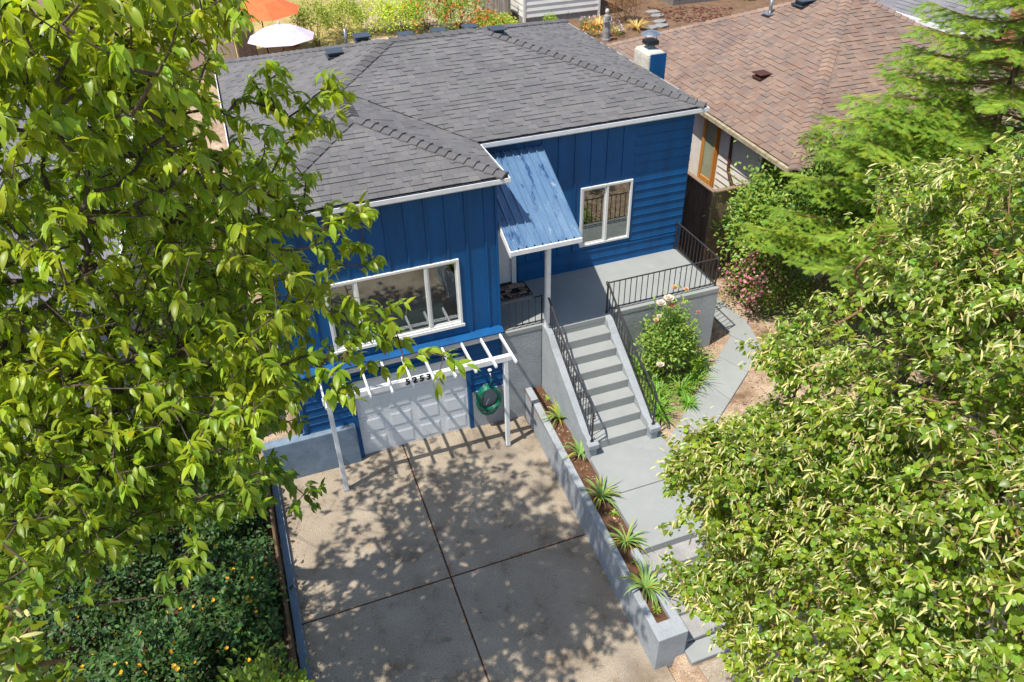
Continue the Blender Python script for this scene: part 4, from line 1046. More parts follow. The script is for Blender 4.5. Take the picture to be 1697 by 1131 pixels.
# ------------------------------------------------------------------ shrubs
def shrub(name, label, cat, base, rad, n, leaf, m, kind='small', lo=.6, hi=1.3, seed=0, spread=.75, flowers=None, yel=.1, group=None, shell=.55, stems=10, part='foliage', stuff=False, tmul=(1, 1, 1)):
    r = np.random.default_rng(seed+100); t = thing(name, label, cat, base, group); b = np.array(base, float); R = np.array(rad, float)
    nb = max(8, n//45); d = norm(r.normal(0, 1, (nb, 3))); d[:, 2] = np.abs(d[:, 2])*.95-.1; cc_ = b+[0, 0, R[2]*.42]+d*R*[1, 1, .6]*(shell+(1-shell)*r.random((nb, 1))**.5)*.95
    k = r.integers(0, nb, n); pos = cc_[k]+r.normal(0, 1, (n, 3))*np.minimum(R, 1.4)*.17*r.uniform(.5, 1.6, (nb, 1))[k]
    pos[:, 2] = np.maximum(pos[:, 2], b[2]+.03)
    out = norm(pos-(b+[0, 0, R[2]*.3])); L = norm(out+r.normal(0, .6, (n, 3))+[0, 0, -.2]); Nn = norm(out*.5+[0, 0, .9]+r.normal(0, .35, (n, 3)))
    V_, F_ = leaf_template(kind); v, f, tt = scatter(V_, F_, pos, L, Nn, leaf*r.uniform(.7, 1.2, n), tints(n, lo, hi, yel, r)*np.array(tmul))
    put(part, np_mesh(part, v, f, m, tt, smooth=True), t, kind='stuff')
    j = r.integers(0, nb, stems); A = np.repeat(b[None], stems, 0)+r.normal(0, .05, (stems, 3)); B = cc_[j]
    V, F = edge_tubes(A, B, np.full(stems, .014), np.full(stems, .005), 5); put('stem', np_mesh('stem', V, F, M['twig']), t)
    if flowers:
        col, nf, fs, pet = flowers; fp = cc_[r.integers(0, nb, nf)]+r.normal(0, 1, (nf, 3))*R*.15; o2 = norm(fp-(b+[0, 0, R[2]*.2])); fp = fp+o2*.13
        fp[:, 2] = np.maximum(fp[:, 2], b[2]+.1)
        kk = np.repeat(np.arange(nf), pet); h = norm(np.cross(o2[kk], r.normal(0, 1, (nf*pet, 3))))
        V_, F_ = leaf_template('petal'); cc2 = np.array(col); ti = cc2[r.integers(0, len(cc2), nf)][kk]*r.uniform(.85, 1.1, (nf*pet, 1))
        v, f, tt = scatter(V_, F_, fp[kk], norm(h+o2[kk]*.35), norm(o2[kk]-h*.2), np.full(nf*pet, fs)*r.uniform(.8, 1.1, nf*pet), ti)
        put('flowers', np_mesh('flowers', v, f, M['petal'], tt, smooth=True), t, kind='stuff')
    return t
def gz(x, y): return hz(x, y)
# leafy shrub with catkins between porch and fir
shrub('weeping_shrub', 'tall feathery light green shrub with hanging catkins beside the wooden fence', 'shrub', (8.75, 1.6, .9), (1.25, 1.1, 3.3), 9000, .12, M['shrubleaf'], seed=1, yel=.15, hi=1.6,
      flowers=([(.6, .6, .4), (.5, .55, .3)], 60, .05, 4))
shrub('elder_shrub', 'bushy mid green shrub rising in front of the brown roof', 'shrub', (9.5, .2, .9), (1.3, 1.2, 4.9), 10000, .11, M['shrubleaf'], seed=2, hi=1.5)
shrub('low_shrub', 'low dark green shrub at the foot of the fir tree', 'shrub', (8.9, -1.0, .85), (1.2, .9, 1.3), 3500, .06, M['shrubleaf'], seed=3, lo=.5, hi=1.1)
# hanging catkins
rhod = shrub('rhododendron', 'rhododendron bush covered in pink and pale pink flowers by the porch corner', 'shrub', (7.8, .75, .87), (.8, .7, 1.35), 2400, .07, M['shrubleaf'], seed=4, lo=.5, hi=1.1,
      flowers=([(.95, .55, .6), (.9, .35, .5), (1., .75, .72), (.75, .2, .45)], 620, .045, 6))
shrub('broadleaf_shrub', 'dark glossy shrub right of the pink rhododendron', 'shrub', (8.5, .35, .86), (.75, .6, 1.2), 2200, .08, M['shrubleaf'], seed=5, lo=.5, hi=1.1)
# rose bush
rb = shrub('rose_bush', 'rose bush with green leaves beside the stair wall', 'rose', (4.4, -.9, .86), (.62, .5, 1.85), 4000, .095, M['shrubleaf'], seed=6, lo=.7, hi=1.45, shell=.3)
def rose(u, v, y, col, s_=.09):
    p = on(u, v, 'y', y); r = np.random.default_rng(int(u)); V_, F_ = leaf_template('petal'); parts = []
    for ring, (n, up, sz) in enumerate(((7, .15, 1.), (6, .6, .8), (5, 1.4, .55))):
        a = np.arange(n)*2*math.pi/n+ring; h = np.stack([np.cos(a), np.sin(a), np.full(n, up)], -1)
        parts.append(scatter(V_, F_, np.repeat(p[None], n, 0)+[0, 0, .01*ring], h, np.stack([-np.cos(a)*up, -np.sin(a)*up, np.ones(n)], -1), np.full(n, s_*sz), np.tile(col, (n, 1))*r.uniform(.9, 1.05, (n, 1))))
    v, f, t = merge(parts); put('bloom', np_mesh('bloom', v, f, M['petal'], t, smooth=True), rb)
for (u, v, y, c, s_) in ((1118, 478, -1, (1., .8, .55), .09), (1108, 497, -1.1, (1.05, 1.02, 1), .13), (1095, 505, -1.1, (1.02, .98, .95), .12), (1113, 508, -1.15, (1., .62, .4), .085), (1137, 481, -.9, (1., .75, .5), .07),
                     (1092, 525, -1.15, (1, 1, .98), .06), (1087, 532, -1.2, (1, .8, .6), .07), (1157, 518, -.9, (1., .4, .4), .05), (1094, 606, -1.4, (1.05, 1.05, 1.05), .1), (1127, 503, -1, (.95, .9, .7), .06)): rose(u, v, y, c, s_)
shrub('small_yellow_shrub', 'small bright yellow green shrub in front of the rose bush', 'shrub', (4.9, -1.05, .86), (.3, .28, .75), 700, .06, M['strap'], seed=7, lo=.8, hi=1.3, tmul=(1.15, 1.1, .3))

# strap-leaved plants
def straps(name, label, cat, base, n, length, width, seed, group=None, m=None, up=.9, tmul=(1, 1, 1), dead=.12):
    r = np.random.default_rng(seed+500); t = thing(name, label, cat, base, group); V = []; F = []; T = []; b = np.array(base, float); S = 6
    for i in range(n):
        a = r.uniform(0, 2*math.pi); d = np.array([math.cos(a), math.sin(a), 0]); l = length*r.uniform(.6, 1.15); u0 = up*r.uniform(.5, 1.5); w_ = width*r.uniform(.8, 1.2)
        sd_ = np.array([-d[1], d[0], 0]); p = b+d*r.uniform(0, .035)+sd_*r.normal(0, .015); el = math.atan(u0*1.6); o = len(V); curl = r.uniform(.9, 1.9)
        col = np.array(tmul)*r.uniform(.75, 1.25); col = np.array([1.7, 1.1, .6])*.9 if r.random() < dead else col
        for s_ in range(S+1):
            q = s_/S; e = el-curl*q*q; 
            if s_: p = p+(d*math.cos(e)+np.array([0, 0, math.sin(e)]))*l/S
            p = np.array([p[0], p[1], max(p[2], b[2]+.01)])
            ww = w_*(1-q**2.2)*(.6+.4*min(1, q*4)); nrm = np.array([0, 0, 1.])
            V += [p-sd_*ww+nrm*ww*.35, p, p+sd_*ww+nrm*ww*.35]; T += [col]*3
            if s_:
                k = o+3*(s_-1); F += [(k, k+1, k+4, k+3), (k+1, k+2, k+5, k+4)]
    put('leaves', np_mesh('leaves', V, F, m or M['strap'], np.array(T), smooth=True), t, kind='stuff'); return t
PL = [((1.66, -1.25, .78), 'agapanthus clump in the planter nearest the house', 30, .5), ((1.64, -2.42, .77), 'agapanthus with few ragged leaves beside the foot of the stairs', 20, .5), ((1.53, -3.6, .76), 'large agapanthus halfway along the planter with long dark shadowed leaves', 34, .56),
      ((1.5, -4.72, .75), 'agapanthus beside the front edge of the landing', 34, .52), ((1.36, -5.72, .74), 'largest agapanthus near the street end of the planter', 42, .6)]
for i, (p, l, n, le) in enumerate(PL): straps('agapanthus', l, 'plant', p, n, le, (.02, .024, .018, .016, .021)[i], i, 'strap-leaved plants in the grey planter', tmul=(.95, 1.0, 1.1), dead=.2)
for i, (p, l) in enumerate((((1.66, -.6, .78), 'tiny seedling at the house end of the planter'), ((1.33, -6.15, .74), 'tiny yellow green seedling at the street end of the planter soil'), ((1.58, -4.05, .76), 'tiny yellow seedling between two large agapanthus clumps'), ((1.46, -5.2, .75), 'small yellow green seedling between the two front agapanthus clumps'))):
    straps('seedling', l, 'plant', p, 12, .12, .014, 40+i, 'tiny seedlings in the grey planter', tmul=(1.2, 1.2, .5), dead=0)
DL = [((3.95, -.62, .86), 'daylily clump beside the upper stair wall left of the roses'), ((3.95, -1.1, .86), 'daylily clump beside the middle of the stair wall'), ((4.5, -1.5, .86), 'daylily clump at the foot of the rose bush'), ((5.3, -.8, .86), 'daylily clump right of the yellow shrub near the porch wall'),
      ((4.95, -1.35, .86), 'daylily clump under the yellow shrub facing the path'), ((3.72, -1.75, .86), 'daylily clump beside the lower stair railing'), ((3.95, -1.45, .86), 'daylily clump left of the white rose bloom near the ground'), ((3.62, -2.05, .86), 'bright lone daylily clump nearest the bottom of the stairs'), ((4.4, -1.95, .86), 'small daylily clump on the mulch towards the path')]
for i, (p, l) in enumerate(DL): straps('daylily', l, 'plant', p, 60, .62 if i != 8 else .4, .014, 60+i, 'daylilies between the stairs and the side path', tmul=(.75, 1.0, .45), dead=.05)

# mulch chips
r = np.random.default_rng(77); n = 5200
cx_ = r.uniform(3.3, 10.5, n); cy_ = r.uniform(-6.2, 2.5, n)
def in_path(x, y):
    a = in_poly(np.stack([x, y], -1), [(6.6, -.1), (3.3, -2.7), (3.3, -3.75), (7.1, -1.05), (7.55, .2), (7.3, 3.6), (6.2, 3.6)]); return a | ((x < 3.45) & (y > -5.1) & (y < -2.3))
ok = ~in_path(cx_, cy_) & ~((cx_ < XPF) & (cy_ > YPF)); cx_, cy_ = cx_[ok], cy_[ok]; n = len(cx_)
px_ = r.uniform(1.45, 1.7, 160); py_ = r.uniform(-4.9, -.2, 160)
P_ = np.concatenate([np.stack([cx_, cy_, [hz(a, b)+.012 for a, b in zip(cx_, cy_)]], -1), np.stack([px_, py_, np.full(160, .775)+(py_*.006)], -1)]); n = len(P_)
cv = np.array([(-.5, -.18, 0), (.5, -.15, 0), (.45, .2, .1), (-.5, .15, .12)]); cf = np.array([(0, 1, 2), (0, 2, 3)])
v, f, tt = scatter(cv, cf, P_, r.normal(0, 1, (n, 3))*[1, 1, .15], np.array([[0, 0, 1.]])+r.normal(0, .3, (n, 3)), r.uniform(.03, .085, n), tints(n, .4, 1.5, .05, r))
tag(put('wood_chips', np_mesh('wood_chips', v, f, M['chip'], tt)), 'scattered dry wood chips over the bare soil', None, None, 'stuff')
MBs = MB().tube([(6.9, -1.7, .9), (7.15, -1.85, .92), (7.35, -1.82, .9)], .015, 5).build('fallen_stick', M['twig']); tag(MBs, 'short brown stick lying on the mulch right of the path', 'stick')

# understory left of the driveway
r = np.random.default_rng(31); n = 30000
x = r.uniform(-9, -4.62, n); y = r.uniform(-8.5, 1.5, n); mound = .35+.28*np.sin(x*2.1+1)*np.sin(y*1.7)+.2*np.sin(x*4.3)*np.cos(y*3.9)
z = .12+mound*np.sqrt(r.random(n))+.12
pos = np.stack([x, y, z], -1); L = norm(r.normal(0, 1, (n, 3))*[1, 1, .3]+[0, 0, -.05]); Nn = norm(np.array([0, 0, 1.])+r.normal(0, .4, (n, 3)))
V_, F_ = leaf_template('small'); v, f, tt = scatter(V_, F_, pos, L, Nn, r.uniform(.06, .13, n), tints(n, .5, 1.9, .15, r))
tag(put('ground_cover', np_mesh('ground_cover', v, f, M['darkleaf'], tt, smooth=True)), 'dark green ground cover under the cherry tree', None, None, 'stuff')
n = 90; k = np.repeat(np.arange(n), 5); fx = r.uniform(-7.9, -4.7, n); fy = r.uniform(-7.5, .5, n); fz = .72+.2*r.random(n)
a = np.tile(np.arange(5)*2*math.pi/5, n)+np.repeat(r.random(n)*6, 5); h = np.stack([np.cos(a), np.sin(a), np.full(len(a), .25)], -1); V_, F_ = leaf_template('petal')
v, f, tt = scatter(V_, F_, np.stack([fx, fy, fz], -1)[k], h, np.tile([0, 0, 1.], (n*5, 1)), np.repeat(r.uniform(.028, .05, n), 5), np.tile([1.0, .6, .04], (n*5, 1)))
tag(put('yellow_flowers', np_mesh('yellow_flowers', v, f, M['petal'], tt)), 'small yellow flowers scattered in the ground cover', None, None, 'stuff')
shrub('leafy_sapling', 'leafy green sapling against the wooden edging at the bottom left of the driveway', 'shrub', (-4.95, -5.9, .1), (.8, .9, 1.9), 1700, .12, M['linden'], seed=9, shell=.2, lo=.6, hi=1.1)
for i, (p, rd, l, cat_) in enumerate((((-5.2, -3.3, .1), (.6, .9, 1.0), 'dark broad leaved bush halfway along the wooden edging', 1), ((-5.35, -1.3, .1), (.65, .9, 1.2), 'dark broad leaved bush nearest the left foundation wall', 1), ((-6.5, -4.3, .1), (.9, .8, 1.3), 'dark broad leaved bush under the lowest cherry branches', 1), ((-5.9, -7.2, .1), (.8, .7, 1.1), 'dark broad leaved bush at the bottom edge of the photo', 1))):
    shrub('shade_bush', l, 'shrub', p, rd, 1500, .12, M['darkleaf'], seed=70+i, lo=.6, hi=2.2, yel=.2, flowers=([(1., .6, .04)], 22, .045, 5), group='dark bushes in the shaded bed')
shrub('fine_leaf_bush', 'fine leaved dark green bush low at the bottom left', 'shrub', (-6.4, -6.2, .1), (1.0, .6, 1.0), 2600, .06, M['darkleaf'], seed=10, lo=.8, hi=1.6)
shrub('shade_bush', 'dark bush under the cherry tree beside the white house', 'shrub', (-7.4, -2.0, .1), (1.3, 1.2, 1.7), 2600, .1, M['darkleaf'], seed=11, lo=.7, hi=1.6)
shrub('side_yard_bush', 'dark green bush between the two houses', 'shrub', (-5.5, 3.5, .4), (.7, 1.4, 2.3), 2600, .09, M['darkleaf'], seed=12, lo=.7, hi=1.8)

# ------------------------------------------------------------------ fences near the house
ef = thing('edging_fence', 'low brown plank edging along the left kerb of the driveway', 'fence', (-4.6, -3.5, 0))
for i in range(3):
    for (ya, yb) in ((-11, -7.2), (-7.19, -3.6), (-3.59, .05)):
        bevel(MB().box(-4.55+.006*(i % 2), -4.50+.006*(i % 2), ya, yb, .02+i*.15, .16+i*.15).build('plank', M['plankwood'], ef), .006)
for y in (-9, -6, -3, -.2): MB().box(-4.62, -4.555, y-.05, y+.05, 0, .5).build('fence_post', M['plankwood'], ef)
sf_ = thing('side_fence', 'dark wooden plank fence in the left side yard between the houses', 'fence', (-4.6, 4, .9))
y = .25; i = 0
while y < 8.2:
    MB().box(-4.62, -4.595, y, y+.13, hz(-4, y)-.1, 2.5+.0*y+random.uniform(-.01, .01), tuple([random.uniform(.6, 1.)]*3)).build('plank', M['wood'], sf_); y += .145
MB().box(-4.595, -4.56, .25, 8.2, 2.2, 2.29).build('rail', M['wood'], sf_)
FX, FY, FZ = 7.6, 2.7, 3.3
pf = thing('plank_fence', 'weathered brown plank fence at the right corner of the blue house', 'fence', (FX, FY, .9))
y = FY+.06
while y < 8.6:
    MB().box(FX-.012, FX+.012, y, y+.135, hz(FX, y)-.05, FZ-.05, tuple([random.uniform(.85, 1.25)]*3)).build('plank', M['wood'], pf); y += .145
x = FX+.06
while x < 9.4:
    MB().box(x, x+.135, FY-.012, FY+.012, .8, FZ-.05, tuple([random.uniform(1.1, 1.6)]*3)).build('plank', M['wood'], pf); x += .145
bevel(MB().box(FX-.05, FX+.05, FY-.05, FY+.05, .7, FZ+.0, (1.2, 1.2, 1.2)).build('fence_post', M['wood'], pf), .01)
MB().box(FX-.07, FX+.07, FY+.05, 8.6, FZ-.05, FZ-.01, (1.4, 1.4, 1.35)).build('cap_board', M['wood'], pf)
MB().box(FX+.05, 9.4, FY-.07, FY+.07, FZ-.05, FZ-.01, (1.4, 1.4, 1.35)).build('cap_board', M['wood'], pf)

# ------------------------------------------------------------------ brown-roofed neighbour
nb = thing('brown_roof_house', 'neighbouring house with brown shingle hip roof and white siding', 'house', (13, 6, .9))
ez = 4.5; C = [(8.4, .8, ez), (17.6, .6, ez), (17.6, 11.6, ez), (8.85, 11.6, ez)]; AP = (13.9, 6.4, 6.8)
nr = MB()
for i in range(4): nr.face([C[i], C[(i+1) % 4], AP])
nr.face([(x_, y_, z_-.16) for x_, y_, z_ in C][::-1])
for i in range(4):
    a, b = C[i], C[(i+1) % 4]; nr.face([(a[0], a[1], a[2]-.16), (b[0], b[1], b[2]-.16), b, a])
nroof = nr.build('roof', M['brdeck'], nb)
st2 = []; bk = MB(); BW = [.15, .19, .23, .28]
for i in range(4):
    a, b = C[i], C[(i+1) % 4]
    if i in (0, 3): shingle_face([[a, b, AP]], .16, BW, BTONES, st2, bk, .012, seed=50+i)
    else: shingle_face([[a, b, AP]], .3, [.6, .9], BTONES, None, bk, .012, seed=50+i)
# keep the tabs that the photo shows for the separate pieces
st2 = [s_ for s_ in st2]
vis = []
for s_ in st2:
    uv, z_ = project(np.array([[s_[1].x, s_[1].y, s_[1].z]])); u, v = uv[0]
    ok = 1130 < u < 1340 and 20 < v < 330
    vis.append((s_[0]+(0 if ok else 100),)+s_[1:])
finish_shingles(vis, bk, nroof, BW, BTONES, M['brshingle'], .16, .012)
def slope_dirs(i):
    a, b = Vector(C[i]), Vector(C[(i+1) % 4]); u = (b-a).normalized(); q = Vector(AP)-a; v = (q-u*q.dot(u)).normalized(); return -v
for i in (0, 1, 3):
    ridge_caps(C[i], AP, slope_dirs((i-1) % 4), slope_dirs(i), M['brshingle'], nroof, BTONES, step=.2, wd=.17)
# walls
wx = 8.95
MB().box(wx, 17.2, 1.25, 11.2, .8, ez-.16).build('wall', M['offwhite'], nb)
z = .9
while z < 4.3:
    P = [(wx-.002, 1.25, z), (wx-.045, 1.25, z), (wx-.012, 1.25, z+.19), (wx-.002, 1.25, z+.19)]
    MB().prism(P, (0, 3.28, 0)).build('siding_board', M['offwhite'], nb); z += .195
MB().add([(8.43, .9, ez-.02), (8.31, .9, ez-.02), (8.31, .9, ez-.12), (8.43, .9, ez-.12), (8.88, 11.6, ez-.02), (8.76, 11.6, ez-.02), (8.76, 11.6, ez-.12), (8.88, 11.6, ez-.12)],
         [(0, 1, 5, 4), (1, 2, 6, 5), (2, 3, 7, 6), (0, 3, 2, 1), (4, 5, 6, 7)]).build('gutter', mat('beige_gutter', (.42, .36, .25), (.25, .2, .12), scale=6), nb)
dr = MB().box(wx-.06, wx+.0, 4.6, 5.36, 1.9, 4.32).build('side_door', M['orangewood'], nb)
MB().box(wx-.07, wx-.062, 4.72, 5.2, 2.35, 4.2).build('pane', mat('pale_door_glass', (.33, .34, .23), (.2, .25, .18), scale=2, rough=.15, bump=0), dr)
b = MB(); b.box(wx-.1, wx-.061, 4.64, 4.72, 1.9, 4.32); b.box(wx-.1, wx-.061, 5.2, 5.34, 1.9, 4.32); b.box(wx-.1, wx-.061, 4.72, 5.2, 1.9, 2.5); bevel(b.build('door_frame', M['orangewood'], dr), .01)
fw = MB(); fw.box(wx-.06, wx, 1.3, 2.75, 2.5, 2.58); fw.box(wx-.06, wx, 1.3, 2.75, 4.1, 4.2); fw.box(wx-.06, wx, 2.65, 2.75, 2.58, 4.1); fw.box(wx-.06, wx, 1.3, 1.4, 2.58, 4.1); fw.box(wx-.06, wx, 1.4, 2.65, 3.3, 3.36)
wf = fw.build('window', M['vinyl'], nb); MB().box(wx-.05, wx-.04, 1.4, 2.65, 2.58, 4.1).build('pane', mat('dark_window_backing', (.06, .055, .045), (.12, .1, .07), scale=2, rough=.2), wf)
MB().tube([(8.5, 4.42, 4.36), (8.78, 4.3, 4.25), (8.86, 4.1, 4.2), (8.88, 4.0, 4.1), (8.88, 3.95, 3.2), (8.86, 3.9, 3.1), (8.8, 3.3, 2.6), (8.8, 3.0, 2.0)], .045, 8).build('downspout', M['brown'], nb)
def slope_z(i, x, y):
    a, b = Vector(C[i]), Vector(C[(i+1) % 4]); n_ = (b-a).cross(Vector(AP)-a).normalized(); return a.z-(n_.x*(x-a.x)+n_.y*(y-a.y))/n_.z
for (x, y, m, s_) in ((10.2, 4.9, M['brown'], 1.), (15.0, 8.7, M['vent'], 1.3)):
    i = 3
    if y > 8: i = 3; x, y = 12.9, 7.05
    vent(0, 0, 0, (x, y, slope_z(i, x, y)), m=m, s=s_, par=nroof)
pz = slope_z(3, 12.2, 7.6)
MB().tube([(12.2, 7.6, pz-.05), (12.2, 7.6, pz+.45)], .05, 8).build('vent_pipe', M['steel'], nroof)
MB().box(12.0, 12.4, 7.4, 7.8, pz+.02, pz+.04).build('flashing', M['steel'], nroof)

# ------------------------------------------------------------------ green house with grey roof, far right
gh = thing('green_house', 'sage green house with grey roof and white gutter at the top right', 'house', (24, 11, 2))
gy0, gy1 = 7.3, 14.5
MB().box(21.3, 28, gy0+.15, gy1, 1.5, 4.35).build('wall', M['green'], gh)
gr = MB(); gr.prism([(20.9, gy0, 4.4), (24.6, gy0, 6.0), (28.4, gy0, 4.4)], (0, gy1-gy0+.2, 0)); gr_ = gr.build('roof', M['shingled'], gh)
bk = MB(); shingle_face([[(20.9, gy1+.2, 4.41), (20.9, gy0, 4.41), (24.6, gy0, 6.01), (24.6, gy1+.2, 6.01)]], .2, [.3, .45, .6], TONES, None, bk, .012, seed=90); bk.build('shingle_courses', M['greyroof'], gr_, 'stuff')
MB().box(20.78, 20.9, gy0, gy1+.2, 4.28, 4.42).build('gutter', M['white'], gh)
for (ya, yb) in ((9.3, 10.2),):
    wf = MB().box(21.22, 21.3, ya, yb, 3.0, 4.1).build('window', M['white'], gh); MB().box(21.2, 21.218, ya+.08, yb-.08, 3.1, 4.0).build('pane', M['vent'], wf)
for (x, y) in ((21.9, 11.2), (22.3, 10.9)): MB().tube([(x, y, 4.8), (x, y, 5.5)], .06, 8).build('vent_pipe', M['steel'], gr_)
bh = thing('brick_chimney', 'broad orange brick chimney wall beside the grey roof', 'chimney', (23.3, 6.8, 1))
MB().box(21.6, 26, 6.3, 7.1, .8, 6.3).build('core', M['joint'], bh)
bk = MB(); rr = random.Random(3); z = 3.2
while z < 6.3:
    x = 21.6-(.11 if int(z*20) % 2 else 0)
    while x < 26: bk.box(x, x+.21, 6.27, 6.31, z, z+.065, tuple([rr.uniform(.75, 1.25)]*3)); x += .225
    y = 6.3
    while y < 7.1: bk.box(21.57, 21.61, y, y+.2, z, z+.065, tuple([rr.uniform(.75, 1.25)]*3)); y += .22
    z += .078
bk.build('bricks', M['brick'], bh, 'stuff')

# ------------------------------------------------------------------ back yard
sh = thing('white_shed', 'white lap sided outbuilding behind the blue roof', 'shed', (12, 25, 2.4))
MB().box(10.13, 14.0, 22.8, 29, 2.3, 5.6).build('wall', M['sidewhite'], sh)
z = 2.75
while z < 5.5:
    MB().prism([(10.2, 22.8, z), (10.2, 22.74, z), (10.2, 22.78, z+.26), (10.2, 22.8, z+.26)], (3.72, 0, 0)).build('siding_board', M['sidewhite'], sh)
    MB().prism([(10.13, 22.87, z), (10.09, 22.87, z), (10.115, 22.87, z+.26), (10.13, 22.87, z+.26)], (0, 6.1, 0)).build('siding_board', M['sidewhite'], sh); z += .27
for (x, y) in ((10.12, 22.78), (13.96, 22.78)): MB().box(x-.05, x+.06, y-.05, y+.06, 2.3, 5.6).build('corner_board', M['sidewhite'], sh)
MB().prism([(9.9, 22.5, 5.6), (12.06, 22.5, 6.5), (14.2, 22.5, 5.6)], (0, 6.8, 0)).build('roof', M['greyroof'], sh)
MB().box(10.1, 14.02, 22.78, 29, 2.3, 2.7).build('plinth', M['stone'], sh)
def vfence(label, a, b, h, zf, m, tw=(.7, 1.2), step=.15, name='back_fence'):
    a, b = Vector(a), Vector(b); L_ = (b-a).length; d = (b-a)/L_; t = thing(name, label, 'fence', (*a.xy, zf)); s_ = Vector((-d.y, d.x, 0))
    k = 0.
    while k < L_:
        p = a+d*k; q = MB(); hh = h+random.uniform(-.02, .02); q.obox((p.x, p.y, zf), d*(step-.012), s_*.025, (0, 0, hh), tuple([random.uniform(*tw)]*3)); q.build('plank', m, t); k += step
    for zz_ in (.4, h-.3):
        q = MB(); q.obox((a.x, a.y, zf+zz_), d*L_, s_*-.04, (0, 0, .09)); q.build('rail', m, t)
    k = 0
    while k < L_: q = MB(); p = a+d*k-s_*.1; q.obox((p.x, p.y, zf), d*.1, s_*.1, (0, 0, h+.05)); q.build('fence_post', m, t); k += 2.2
    return t
vfence('grey weathered fence running back beside the white outbuilding', (9.55, 23.3, 0), (9.25, 31, 0), 1.7, 2.4, M['greywood'])
vfence('grey weathered fence behind the raised bed at the top of the photo', (14.1, 25.6, 0), (27, 25.6, 0), 1.75, 2.4, M['greywood'])
rbd = thing('raised_bed', 'grey timber raised bed with green plants against the back fence', 'planter', (20, 24, 2.4))
for i in range(3):
    z = 2.42+i*.23; bevel(MB().box(18.3, 24.5, 23.0, 23.12, z, z+.22).build('timber', M['greywood'], rbd), .01); MB().box(18.18, 18.3, 23.0, 24.9, z, z+.22).build('timber', M['greywood'], rbd)
MB().box(18.3, 24.5, 23.12, 24.9, 2.42, 3.0).build('soil', M['earth'], rbd)
shrub('bed_plant', 'leafy green vegetable plants in the grey raised bed', 'plant', (19.6, 23.8, 3.0), (.9, .6, .5), 900, .09, M['shrubleaf'], seed=20, hi=1.6)
shrub('bed_plant', 'yellow green plant low beside the front of the raised bed', 'plant', (22.4, 22.6, 2.45), (.6, .35, .5), 500, .09, M['shrubleaf'], seed=21, tmul=(1.6, 1.4, .8))
sta = thing('stone_statue', 'grey robed stone garden statue with a pale head', 'statue', tuple(on(1006, 66, 'z', 2.45)))
sx, sy, _ = on(1004, 68, 'z', 2.45)
MB().lathe((sx, sy, 2.45), [(.2, 0), (.2, .1), (.17, .12), (.17, .4), (.14, .7), (.16, .95), (.15, 1.05), (.06, 1.12), (.05, 1.15)], 12).build('robe', M['stone'], sta)
b = MB(); b.tube([(sx-.14, sy-.02, 3.45), (sx-.17, sy-.12, 3.25), (sx-.04, sy-.2, 3.3)], [.05, .045, .03], 7); b.tube([(sx+.14, sy-.02, 3.45), (sx+.17, sy-.12, 3.25), (sx+.04, sy-.2, 3.3)], [.05, .045, .03], 7); b.build('arms', M['stone'], sta)
b = MB(); b.lathe((sx, sy, 3.56), [(.001, 0), (.06, .02), (.09, .09), (.085, .17), (.04, .22), (.001, .23)], 10); b.smooth = True; b.build('head', M['cream'], sta)
shrub('rust_shrub', 'rust brown round shrub in front of the back fence', 'shrub', tuple(on(1036, 36, 'z', 2.45)), (.85, .8, 1.5), 1800, .08, M['petal'], seed=22, lo=.2, hi=.5, tmul=(.75, .42, .14))
for i, (u, v, l, s_) in enumerate(((1055, 50, 'large golden grass clump below the rust brown shrub', .75), (992, 46, 'golden grass clump left of the stone statue', .7), (1024, 55, 'small golden grass clump right of the stone statue', .45))):
    straps('golden_grass', l, 'grass', tuple(on(u, v, 'z', 2.45)), 90, s_, .02, 80+i, 'golden ornamental grasses', m=M['petal'], tmul=(.95, .75, .28), dead=0)
for i, (u, v, l) in enumerate(((983, 60, 'orange yellow flowering plant left of the statue'), (972, 50, 'white flowering plant by the blue house roof edge'), (1016, 60, 'white flowering plant right of the statue'))):
    shrub('flowering_plant', l, 'plant', tuple(on(u, v, 'z', 2.45)), (.4, .4, .45), 300, .06, M['shrubleaf'], seed=30+i, flowers=(([(1, .5, .05)] if i == 0 else [(.9, .85, .95)]), 50, .07, 5), group='small flowers in the back garden bed')
for i, (u, v) in enumerate(((1092, 38), (1090, 28), (1082, 22), (1095, 45), (1078, 48))):
    p = on(u, v, 'z', 2.45); o = MB().prism([(p[0]+.4*math.cos(a)*random.uniform(.7, 1.1), p[1]+.3*math.sin(a)*random.uniform(.7, 1.1), 2.45) for a in np.linspace(0, 5.4, 7)], (0, 0, .1)).build('stepping_stone', M['stone'])
    tag(bevel(o, .02), ['flat stone beside the brown roof edge in the back garden', 'middle flat stone of the garden steps', 'uppermost flat stone of the garden steps', 'flat stone nearest the brown roof ridge', 'small flat stone left of the garden steps'][i], 'stone', 'stepping stones in the back garden')
n = 400; r = np.random.default_rng(91); q = r.uniform([1075, 12], [1215, 36], (n, 2)); P_ = np.array([on(u, v, 'z', 2.47) for u, v in q])
v, f, tt = scatter(*leaf_template('small'), P_, r.normal(0, 1, (n, 3))*[1, 1, .2], np.tile([0, 0, 1.], (n, 1)), r.uniform(.12, .25, n), tints(n, .4, .9, .1, r)*[.38, .16, .11])
tag(put('fallen_leaves', np_mesh('fallen_leaves', v, f, M['petal'], tt)), 'dark red fallen leaves below the raised bed', None, None, 'stuff')
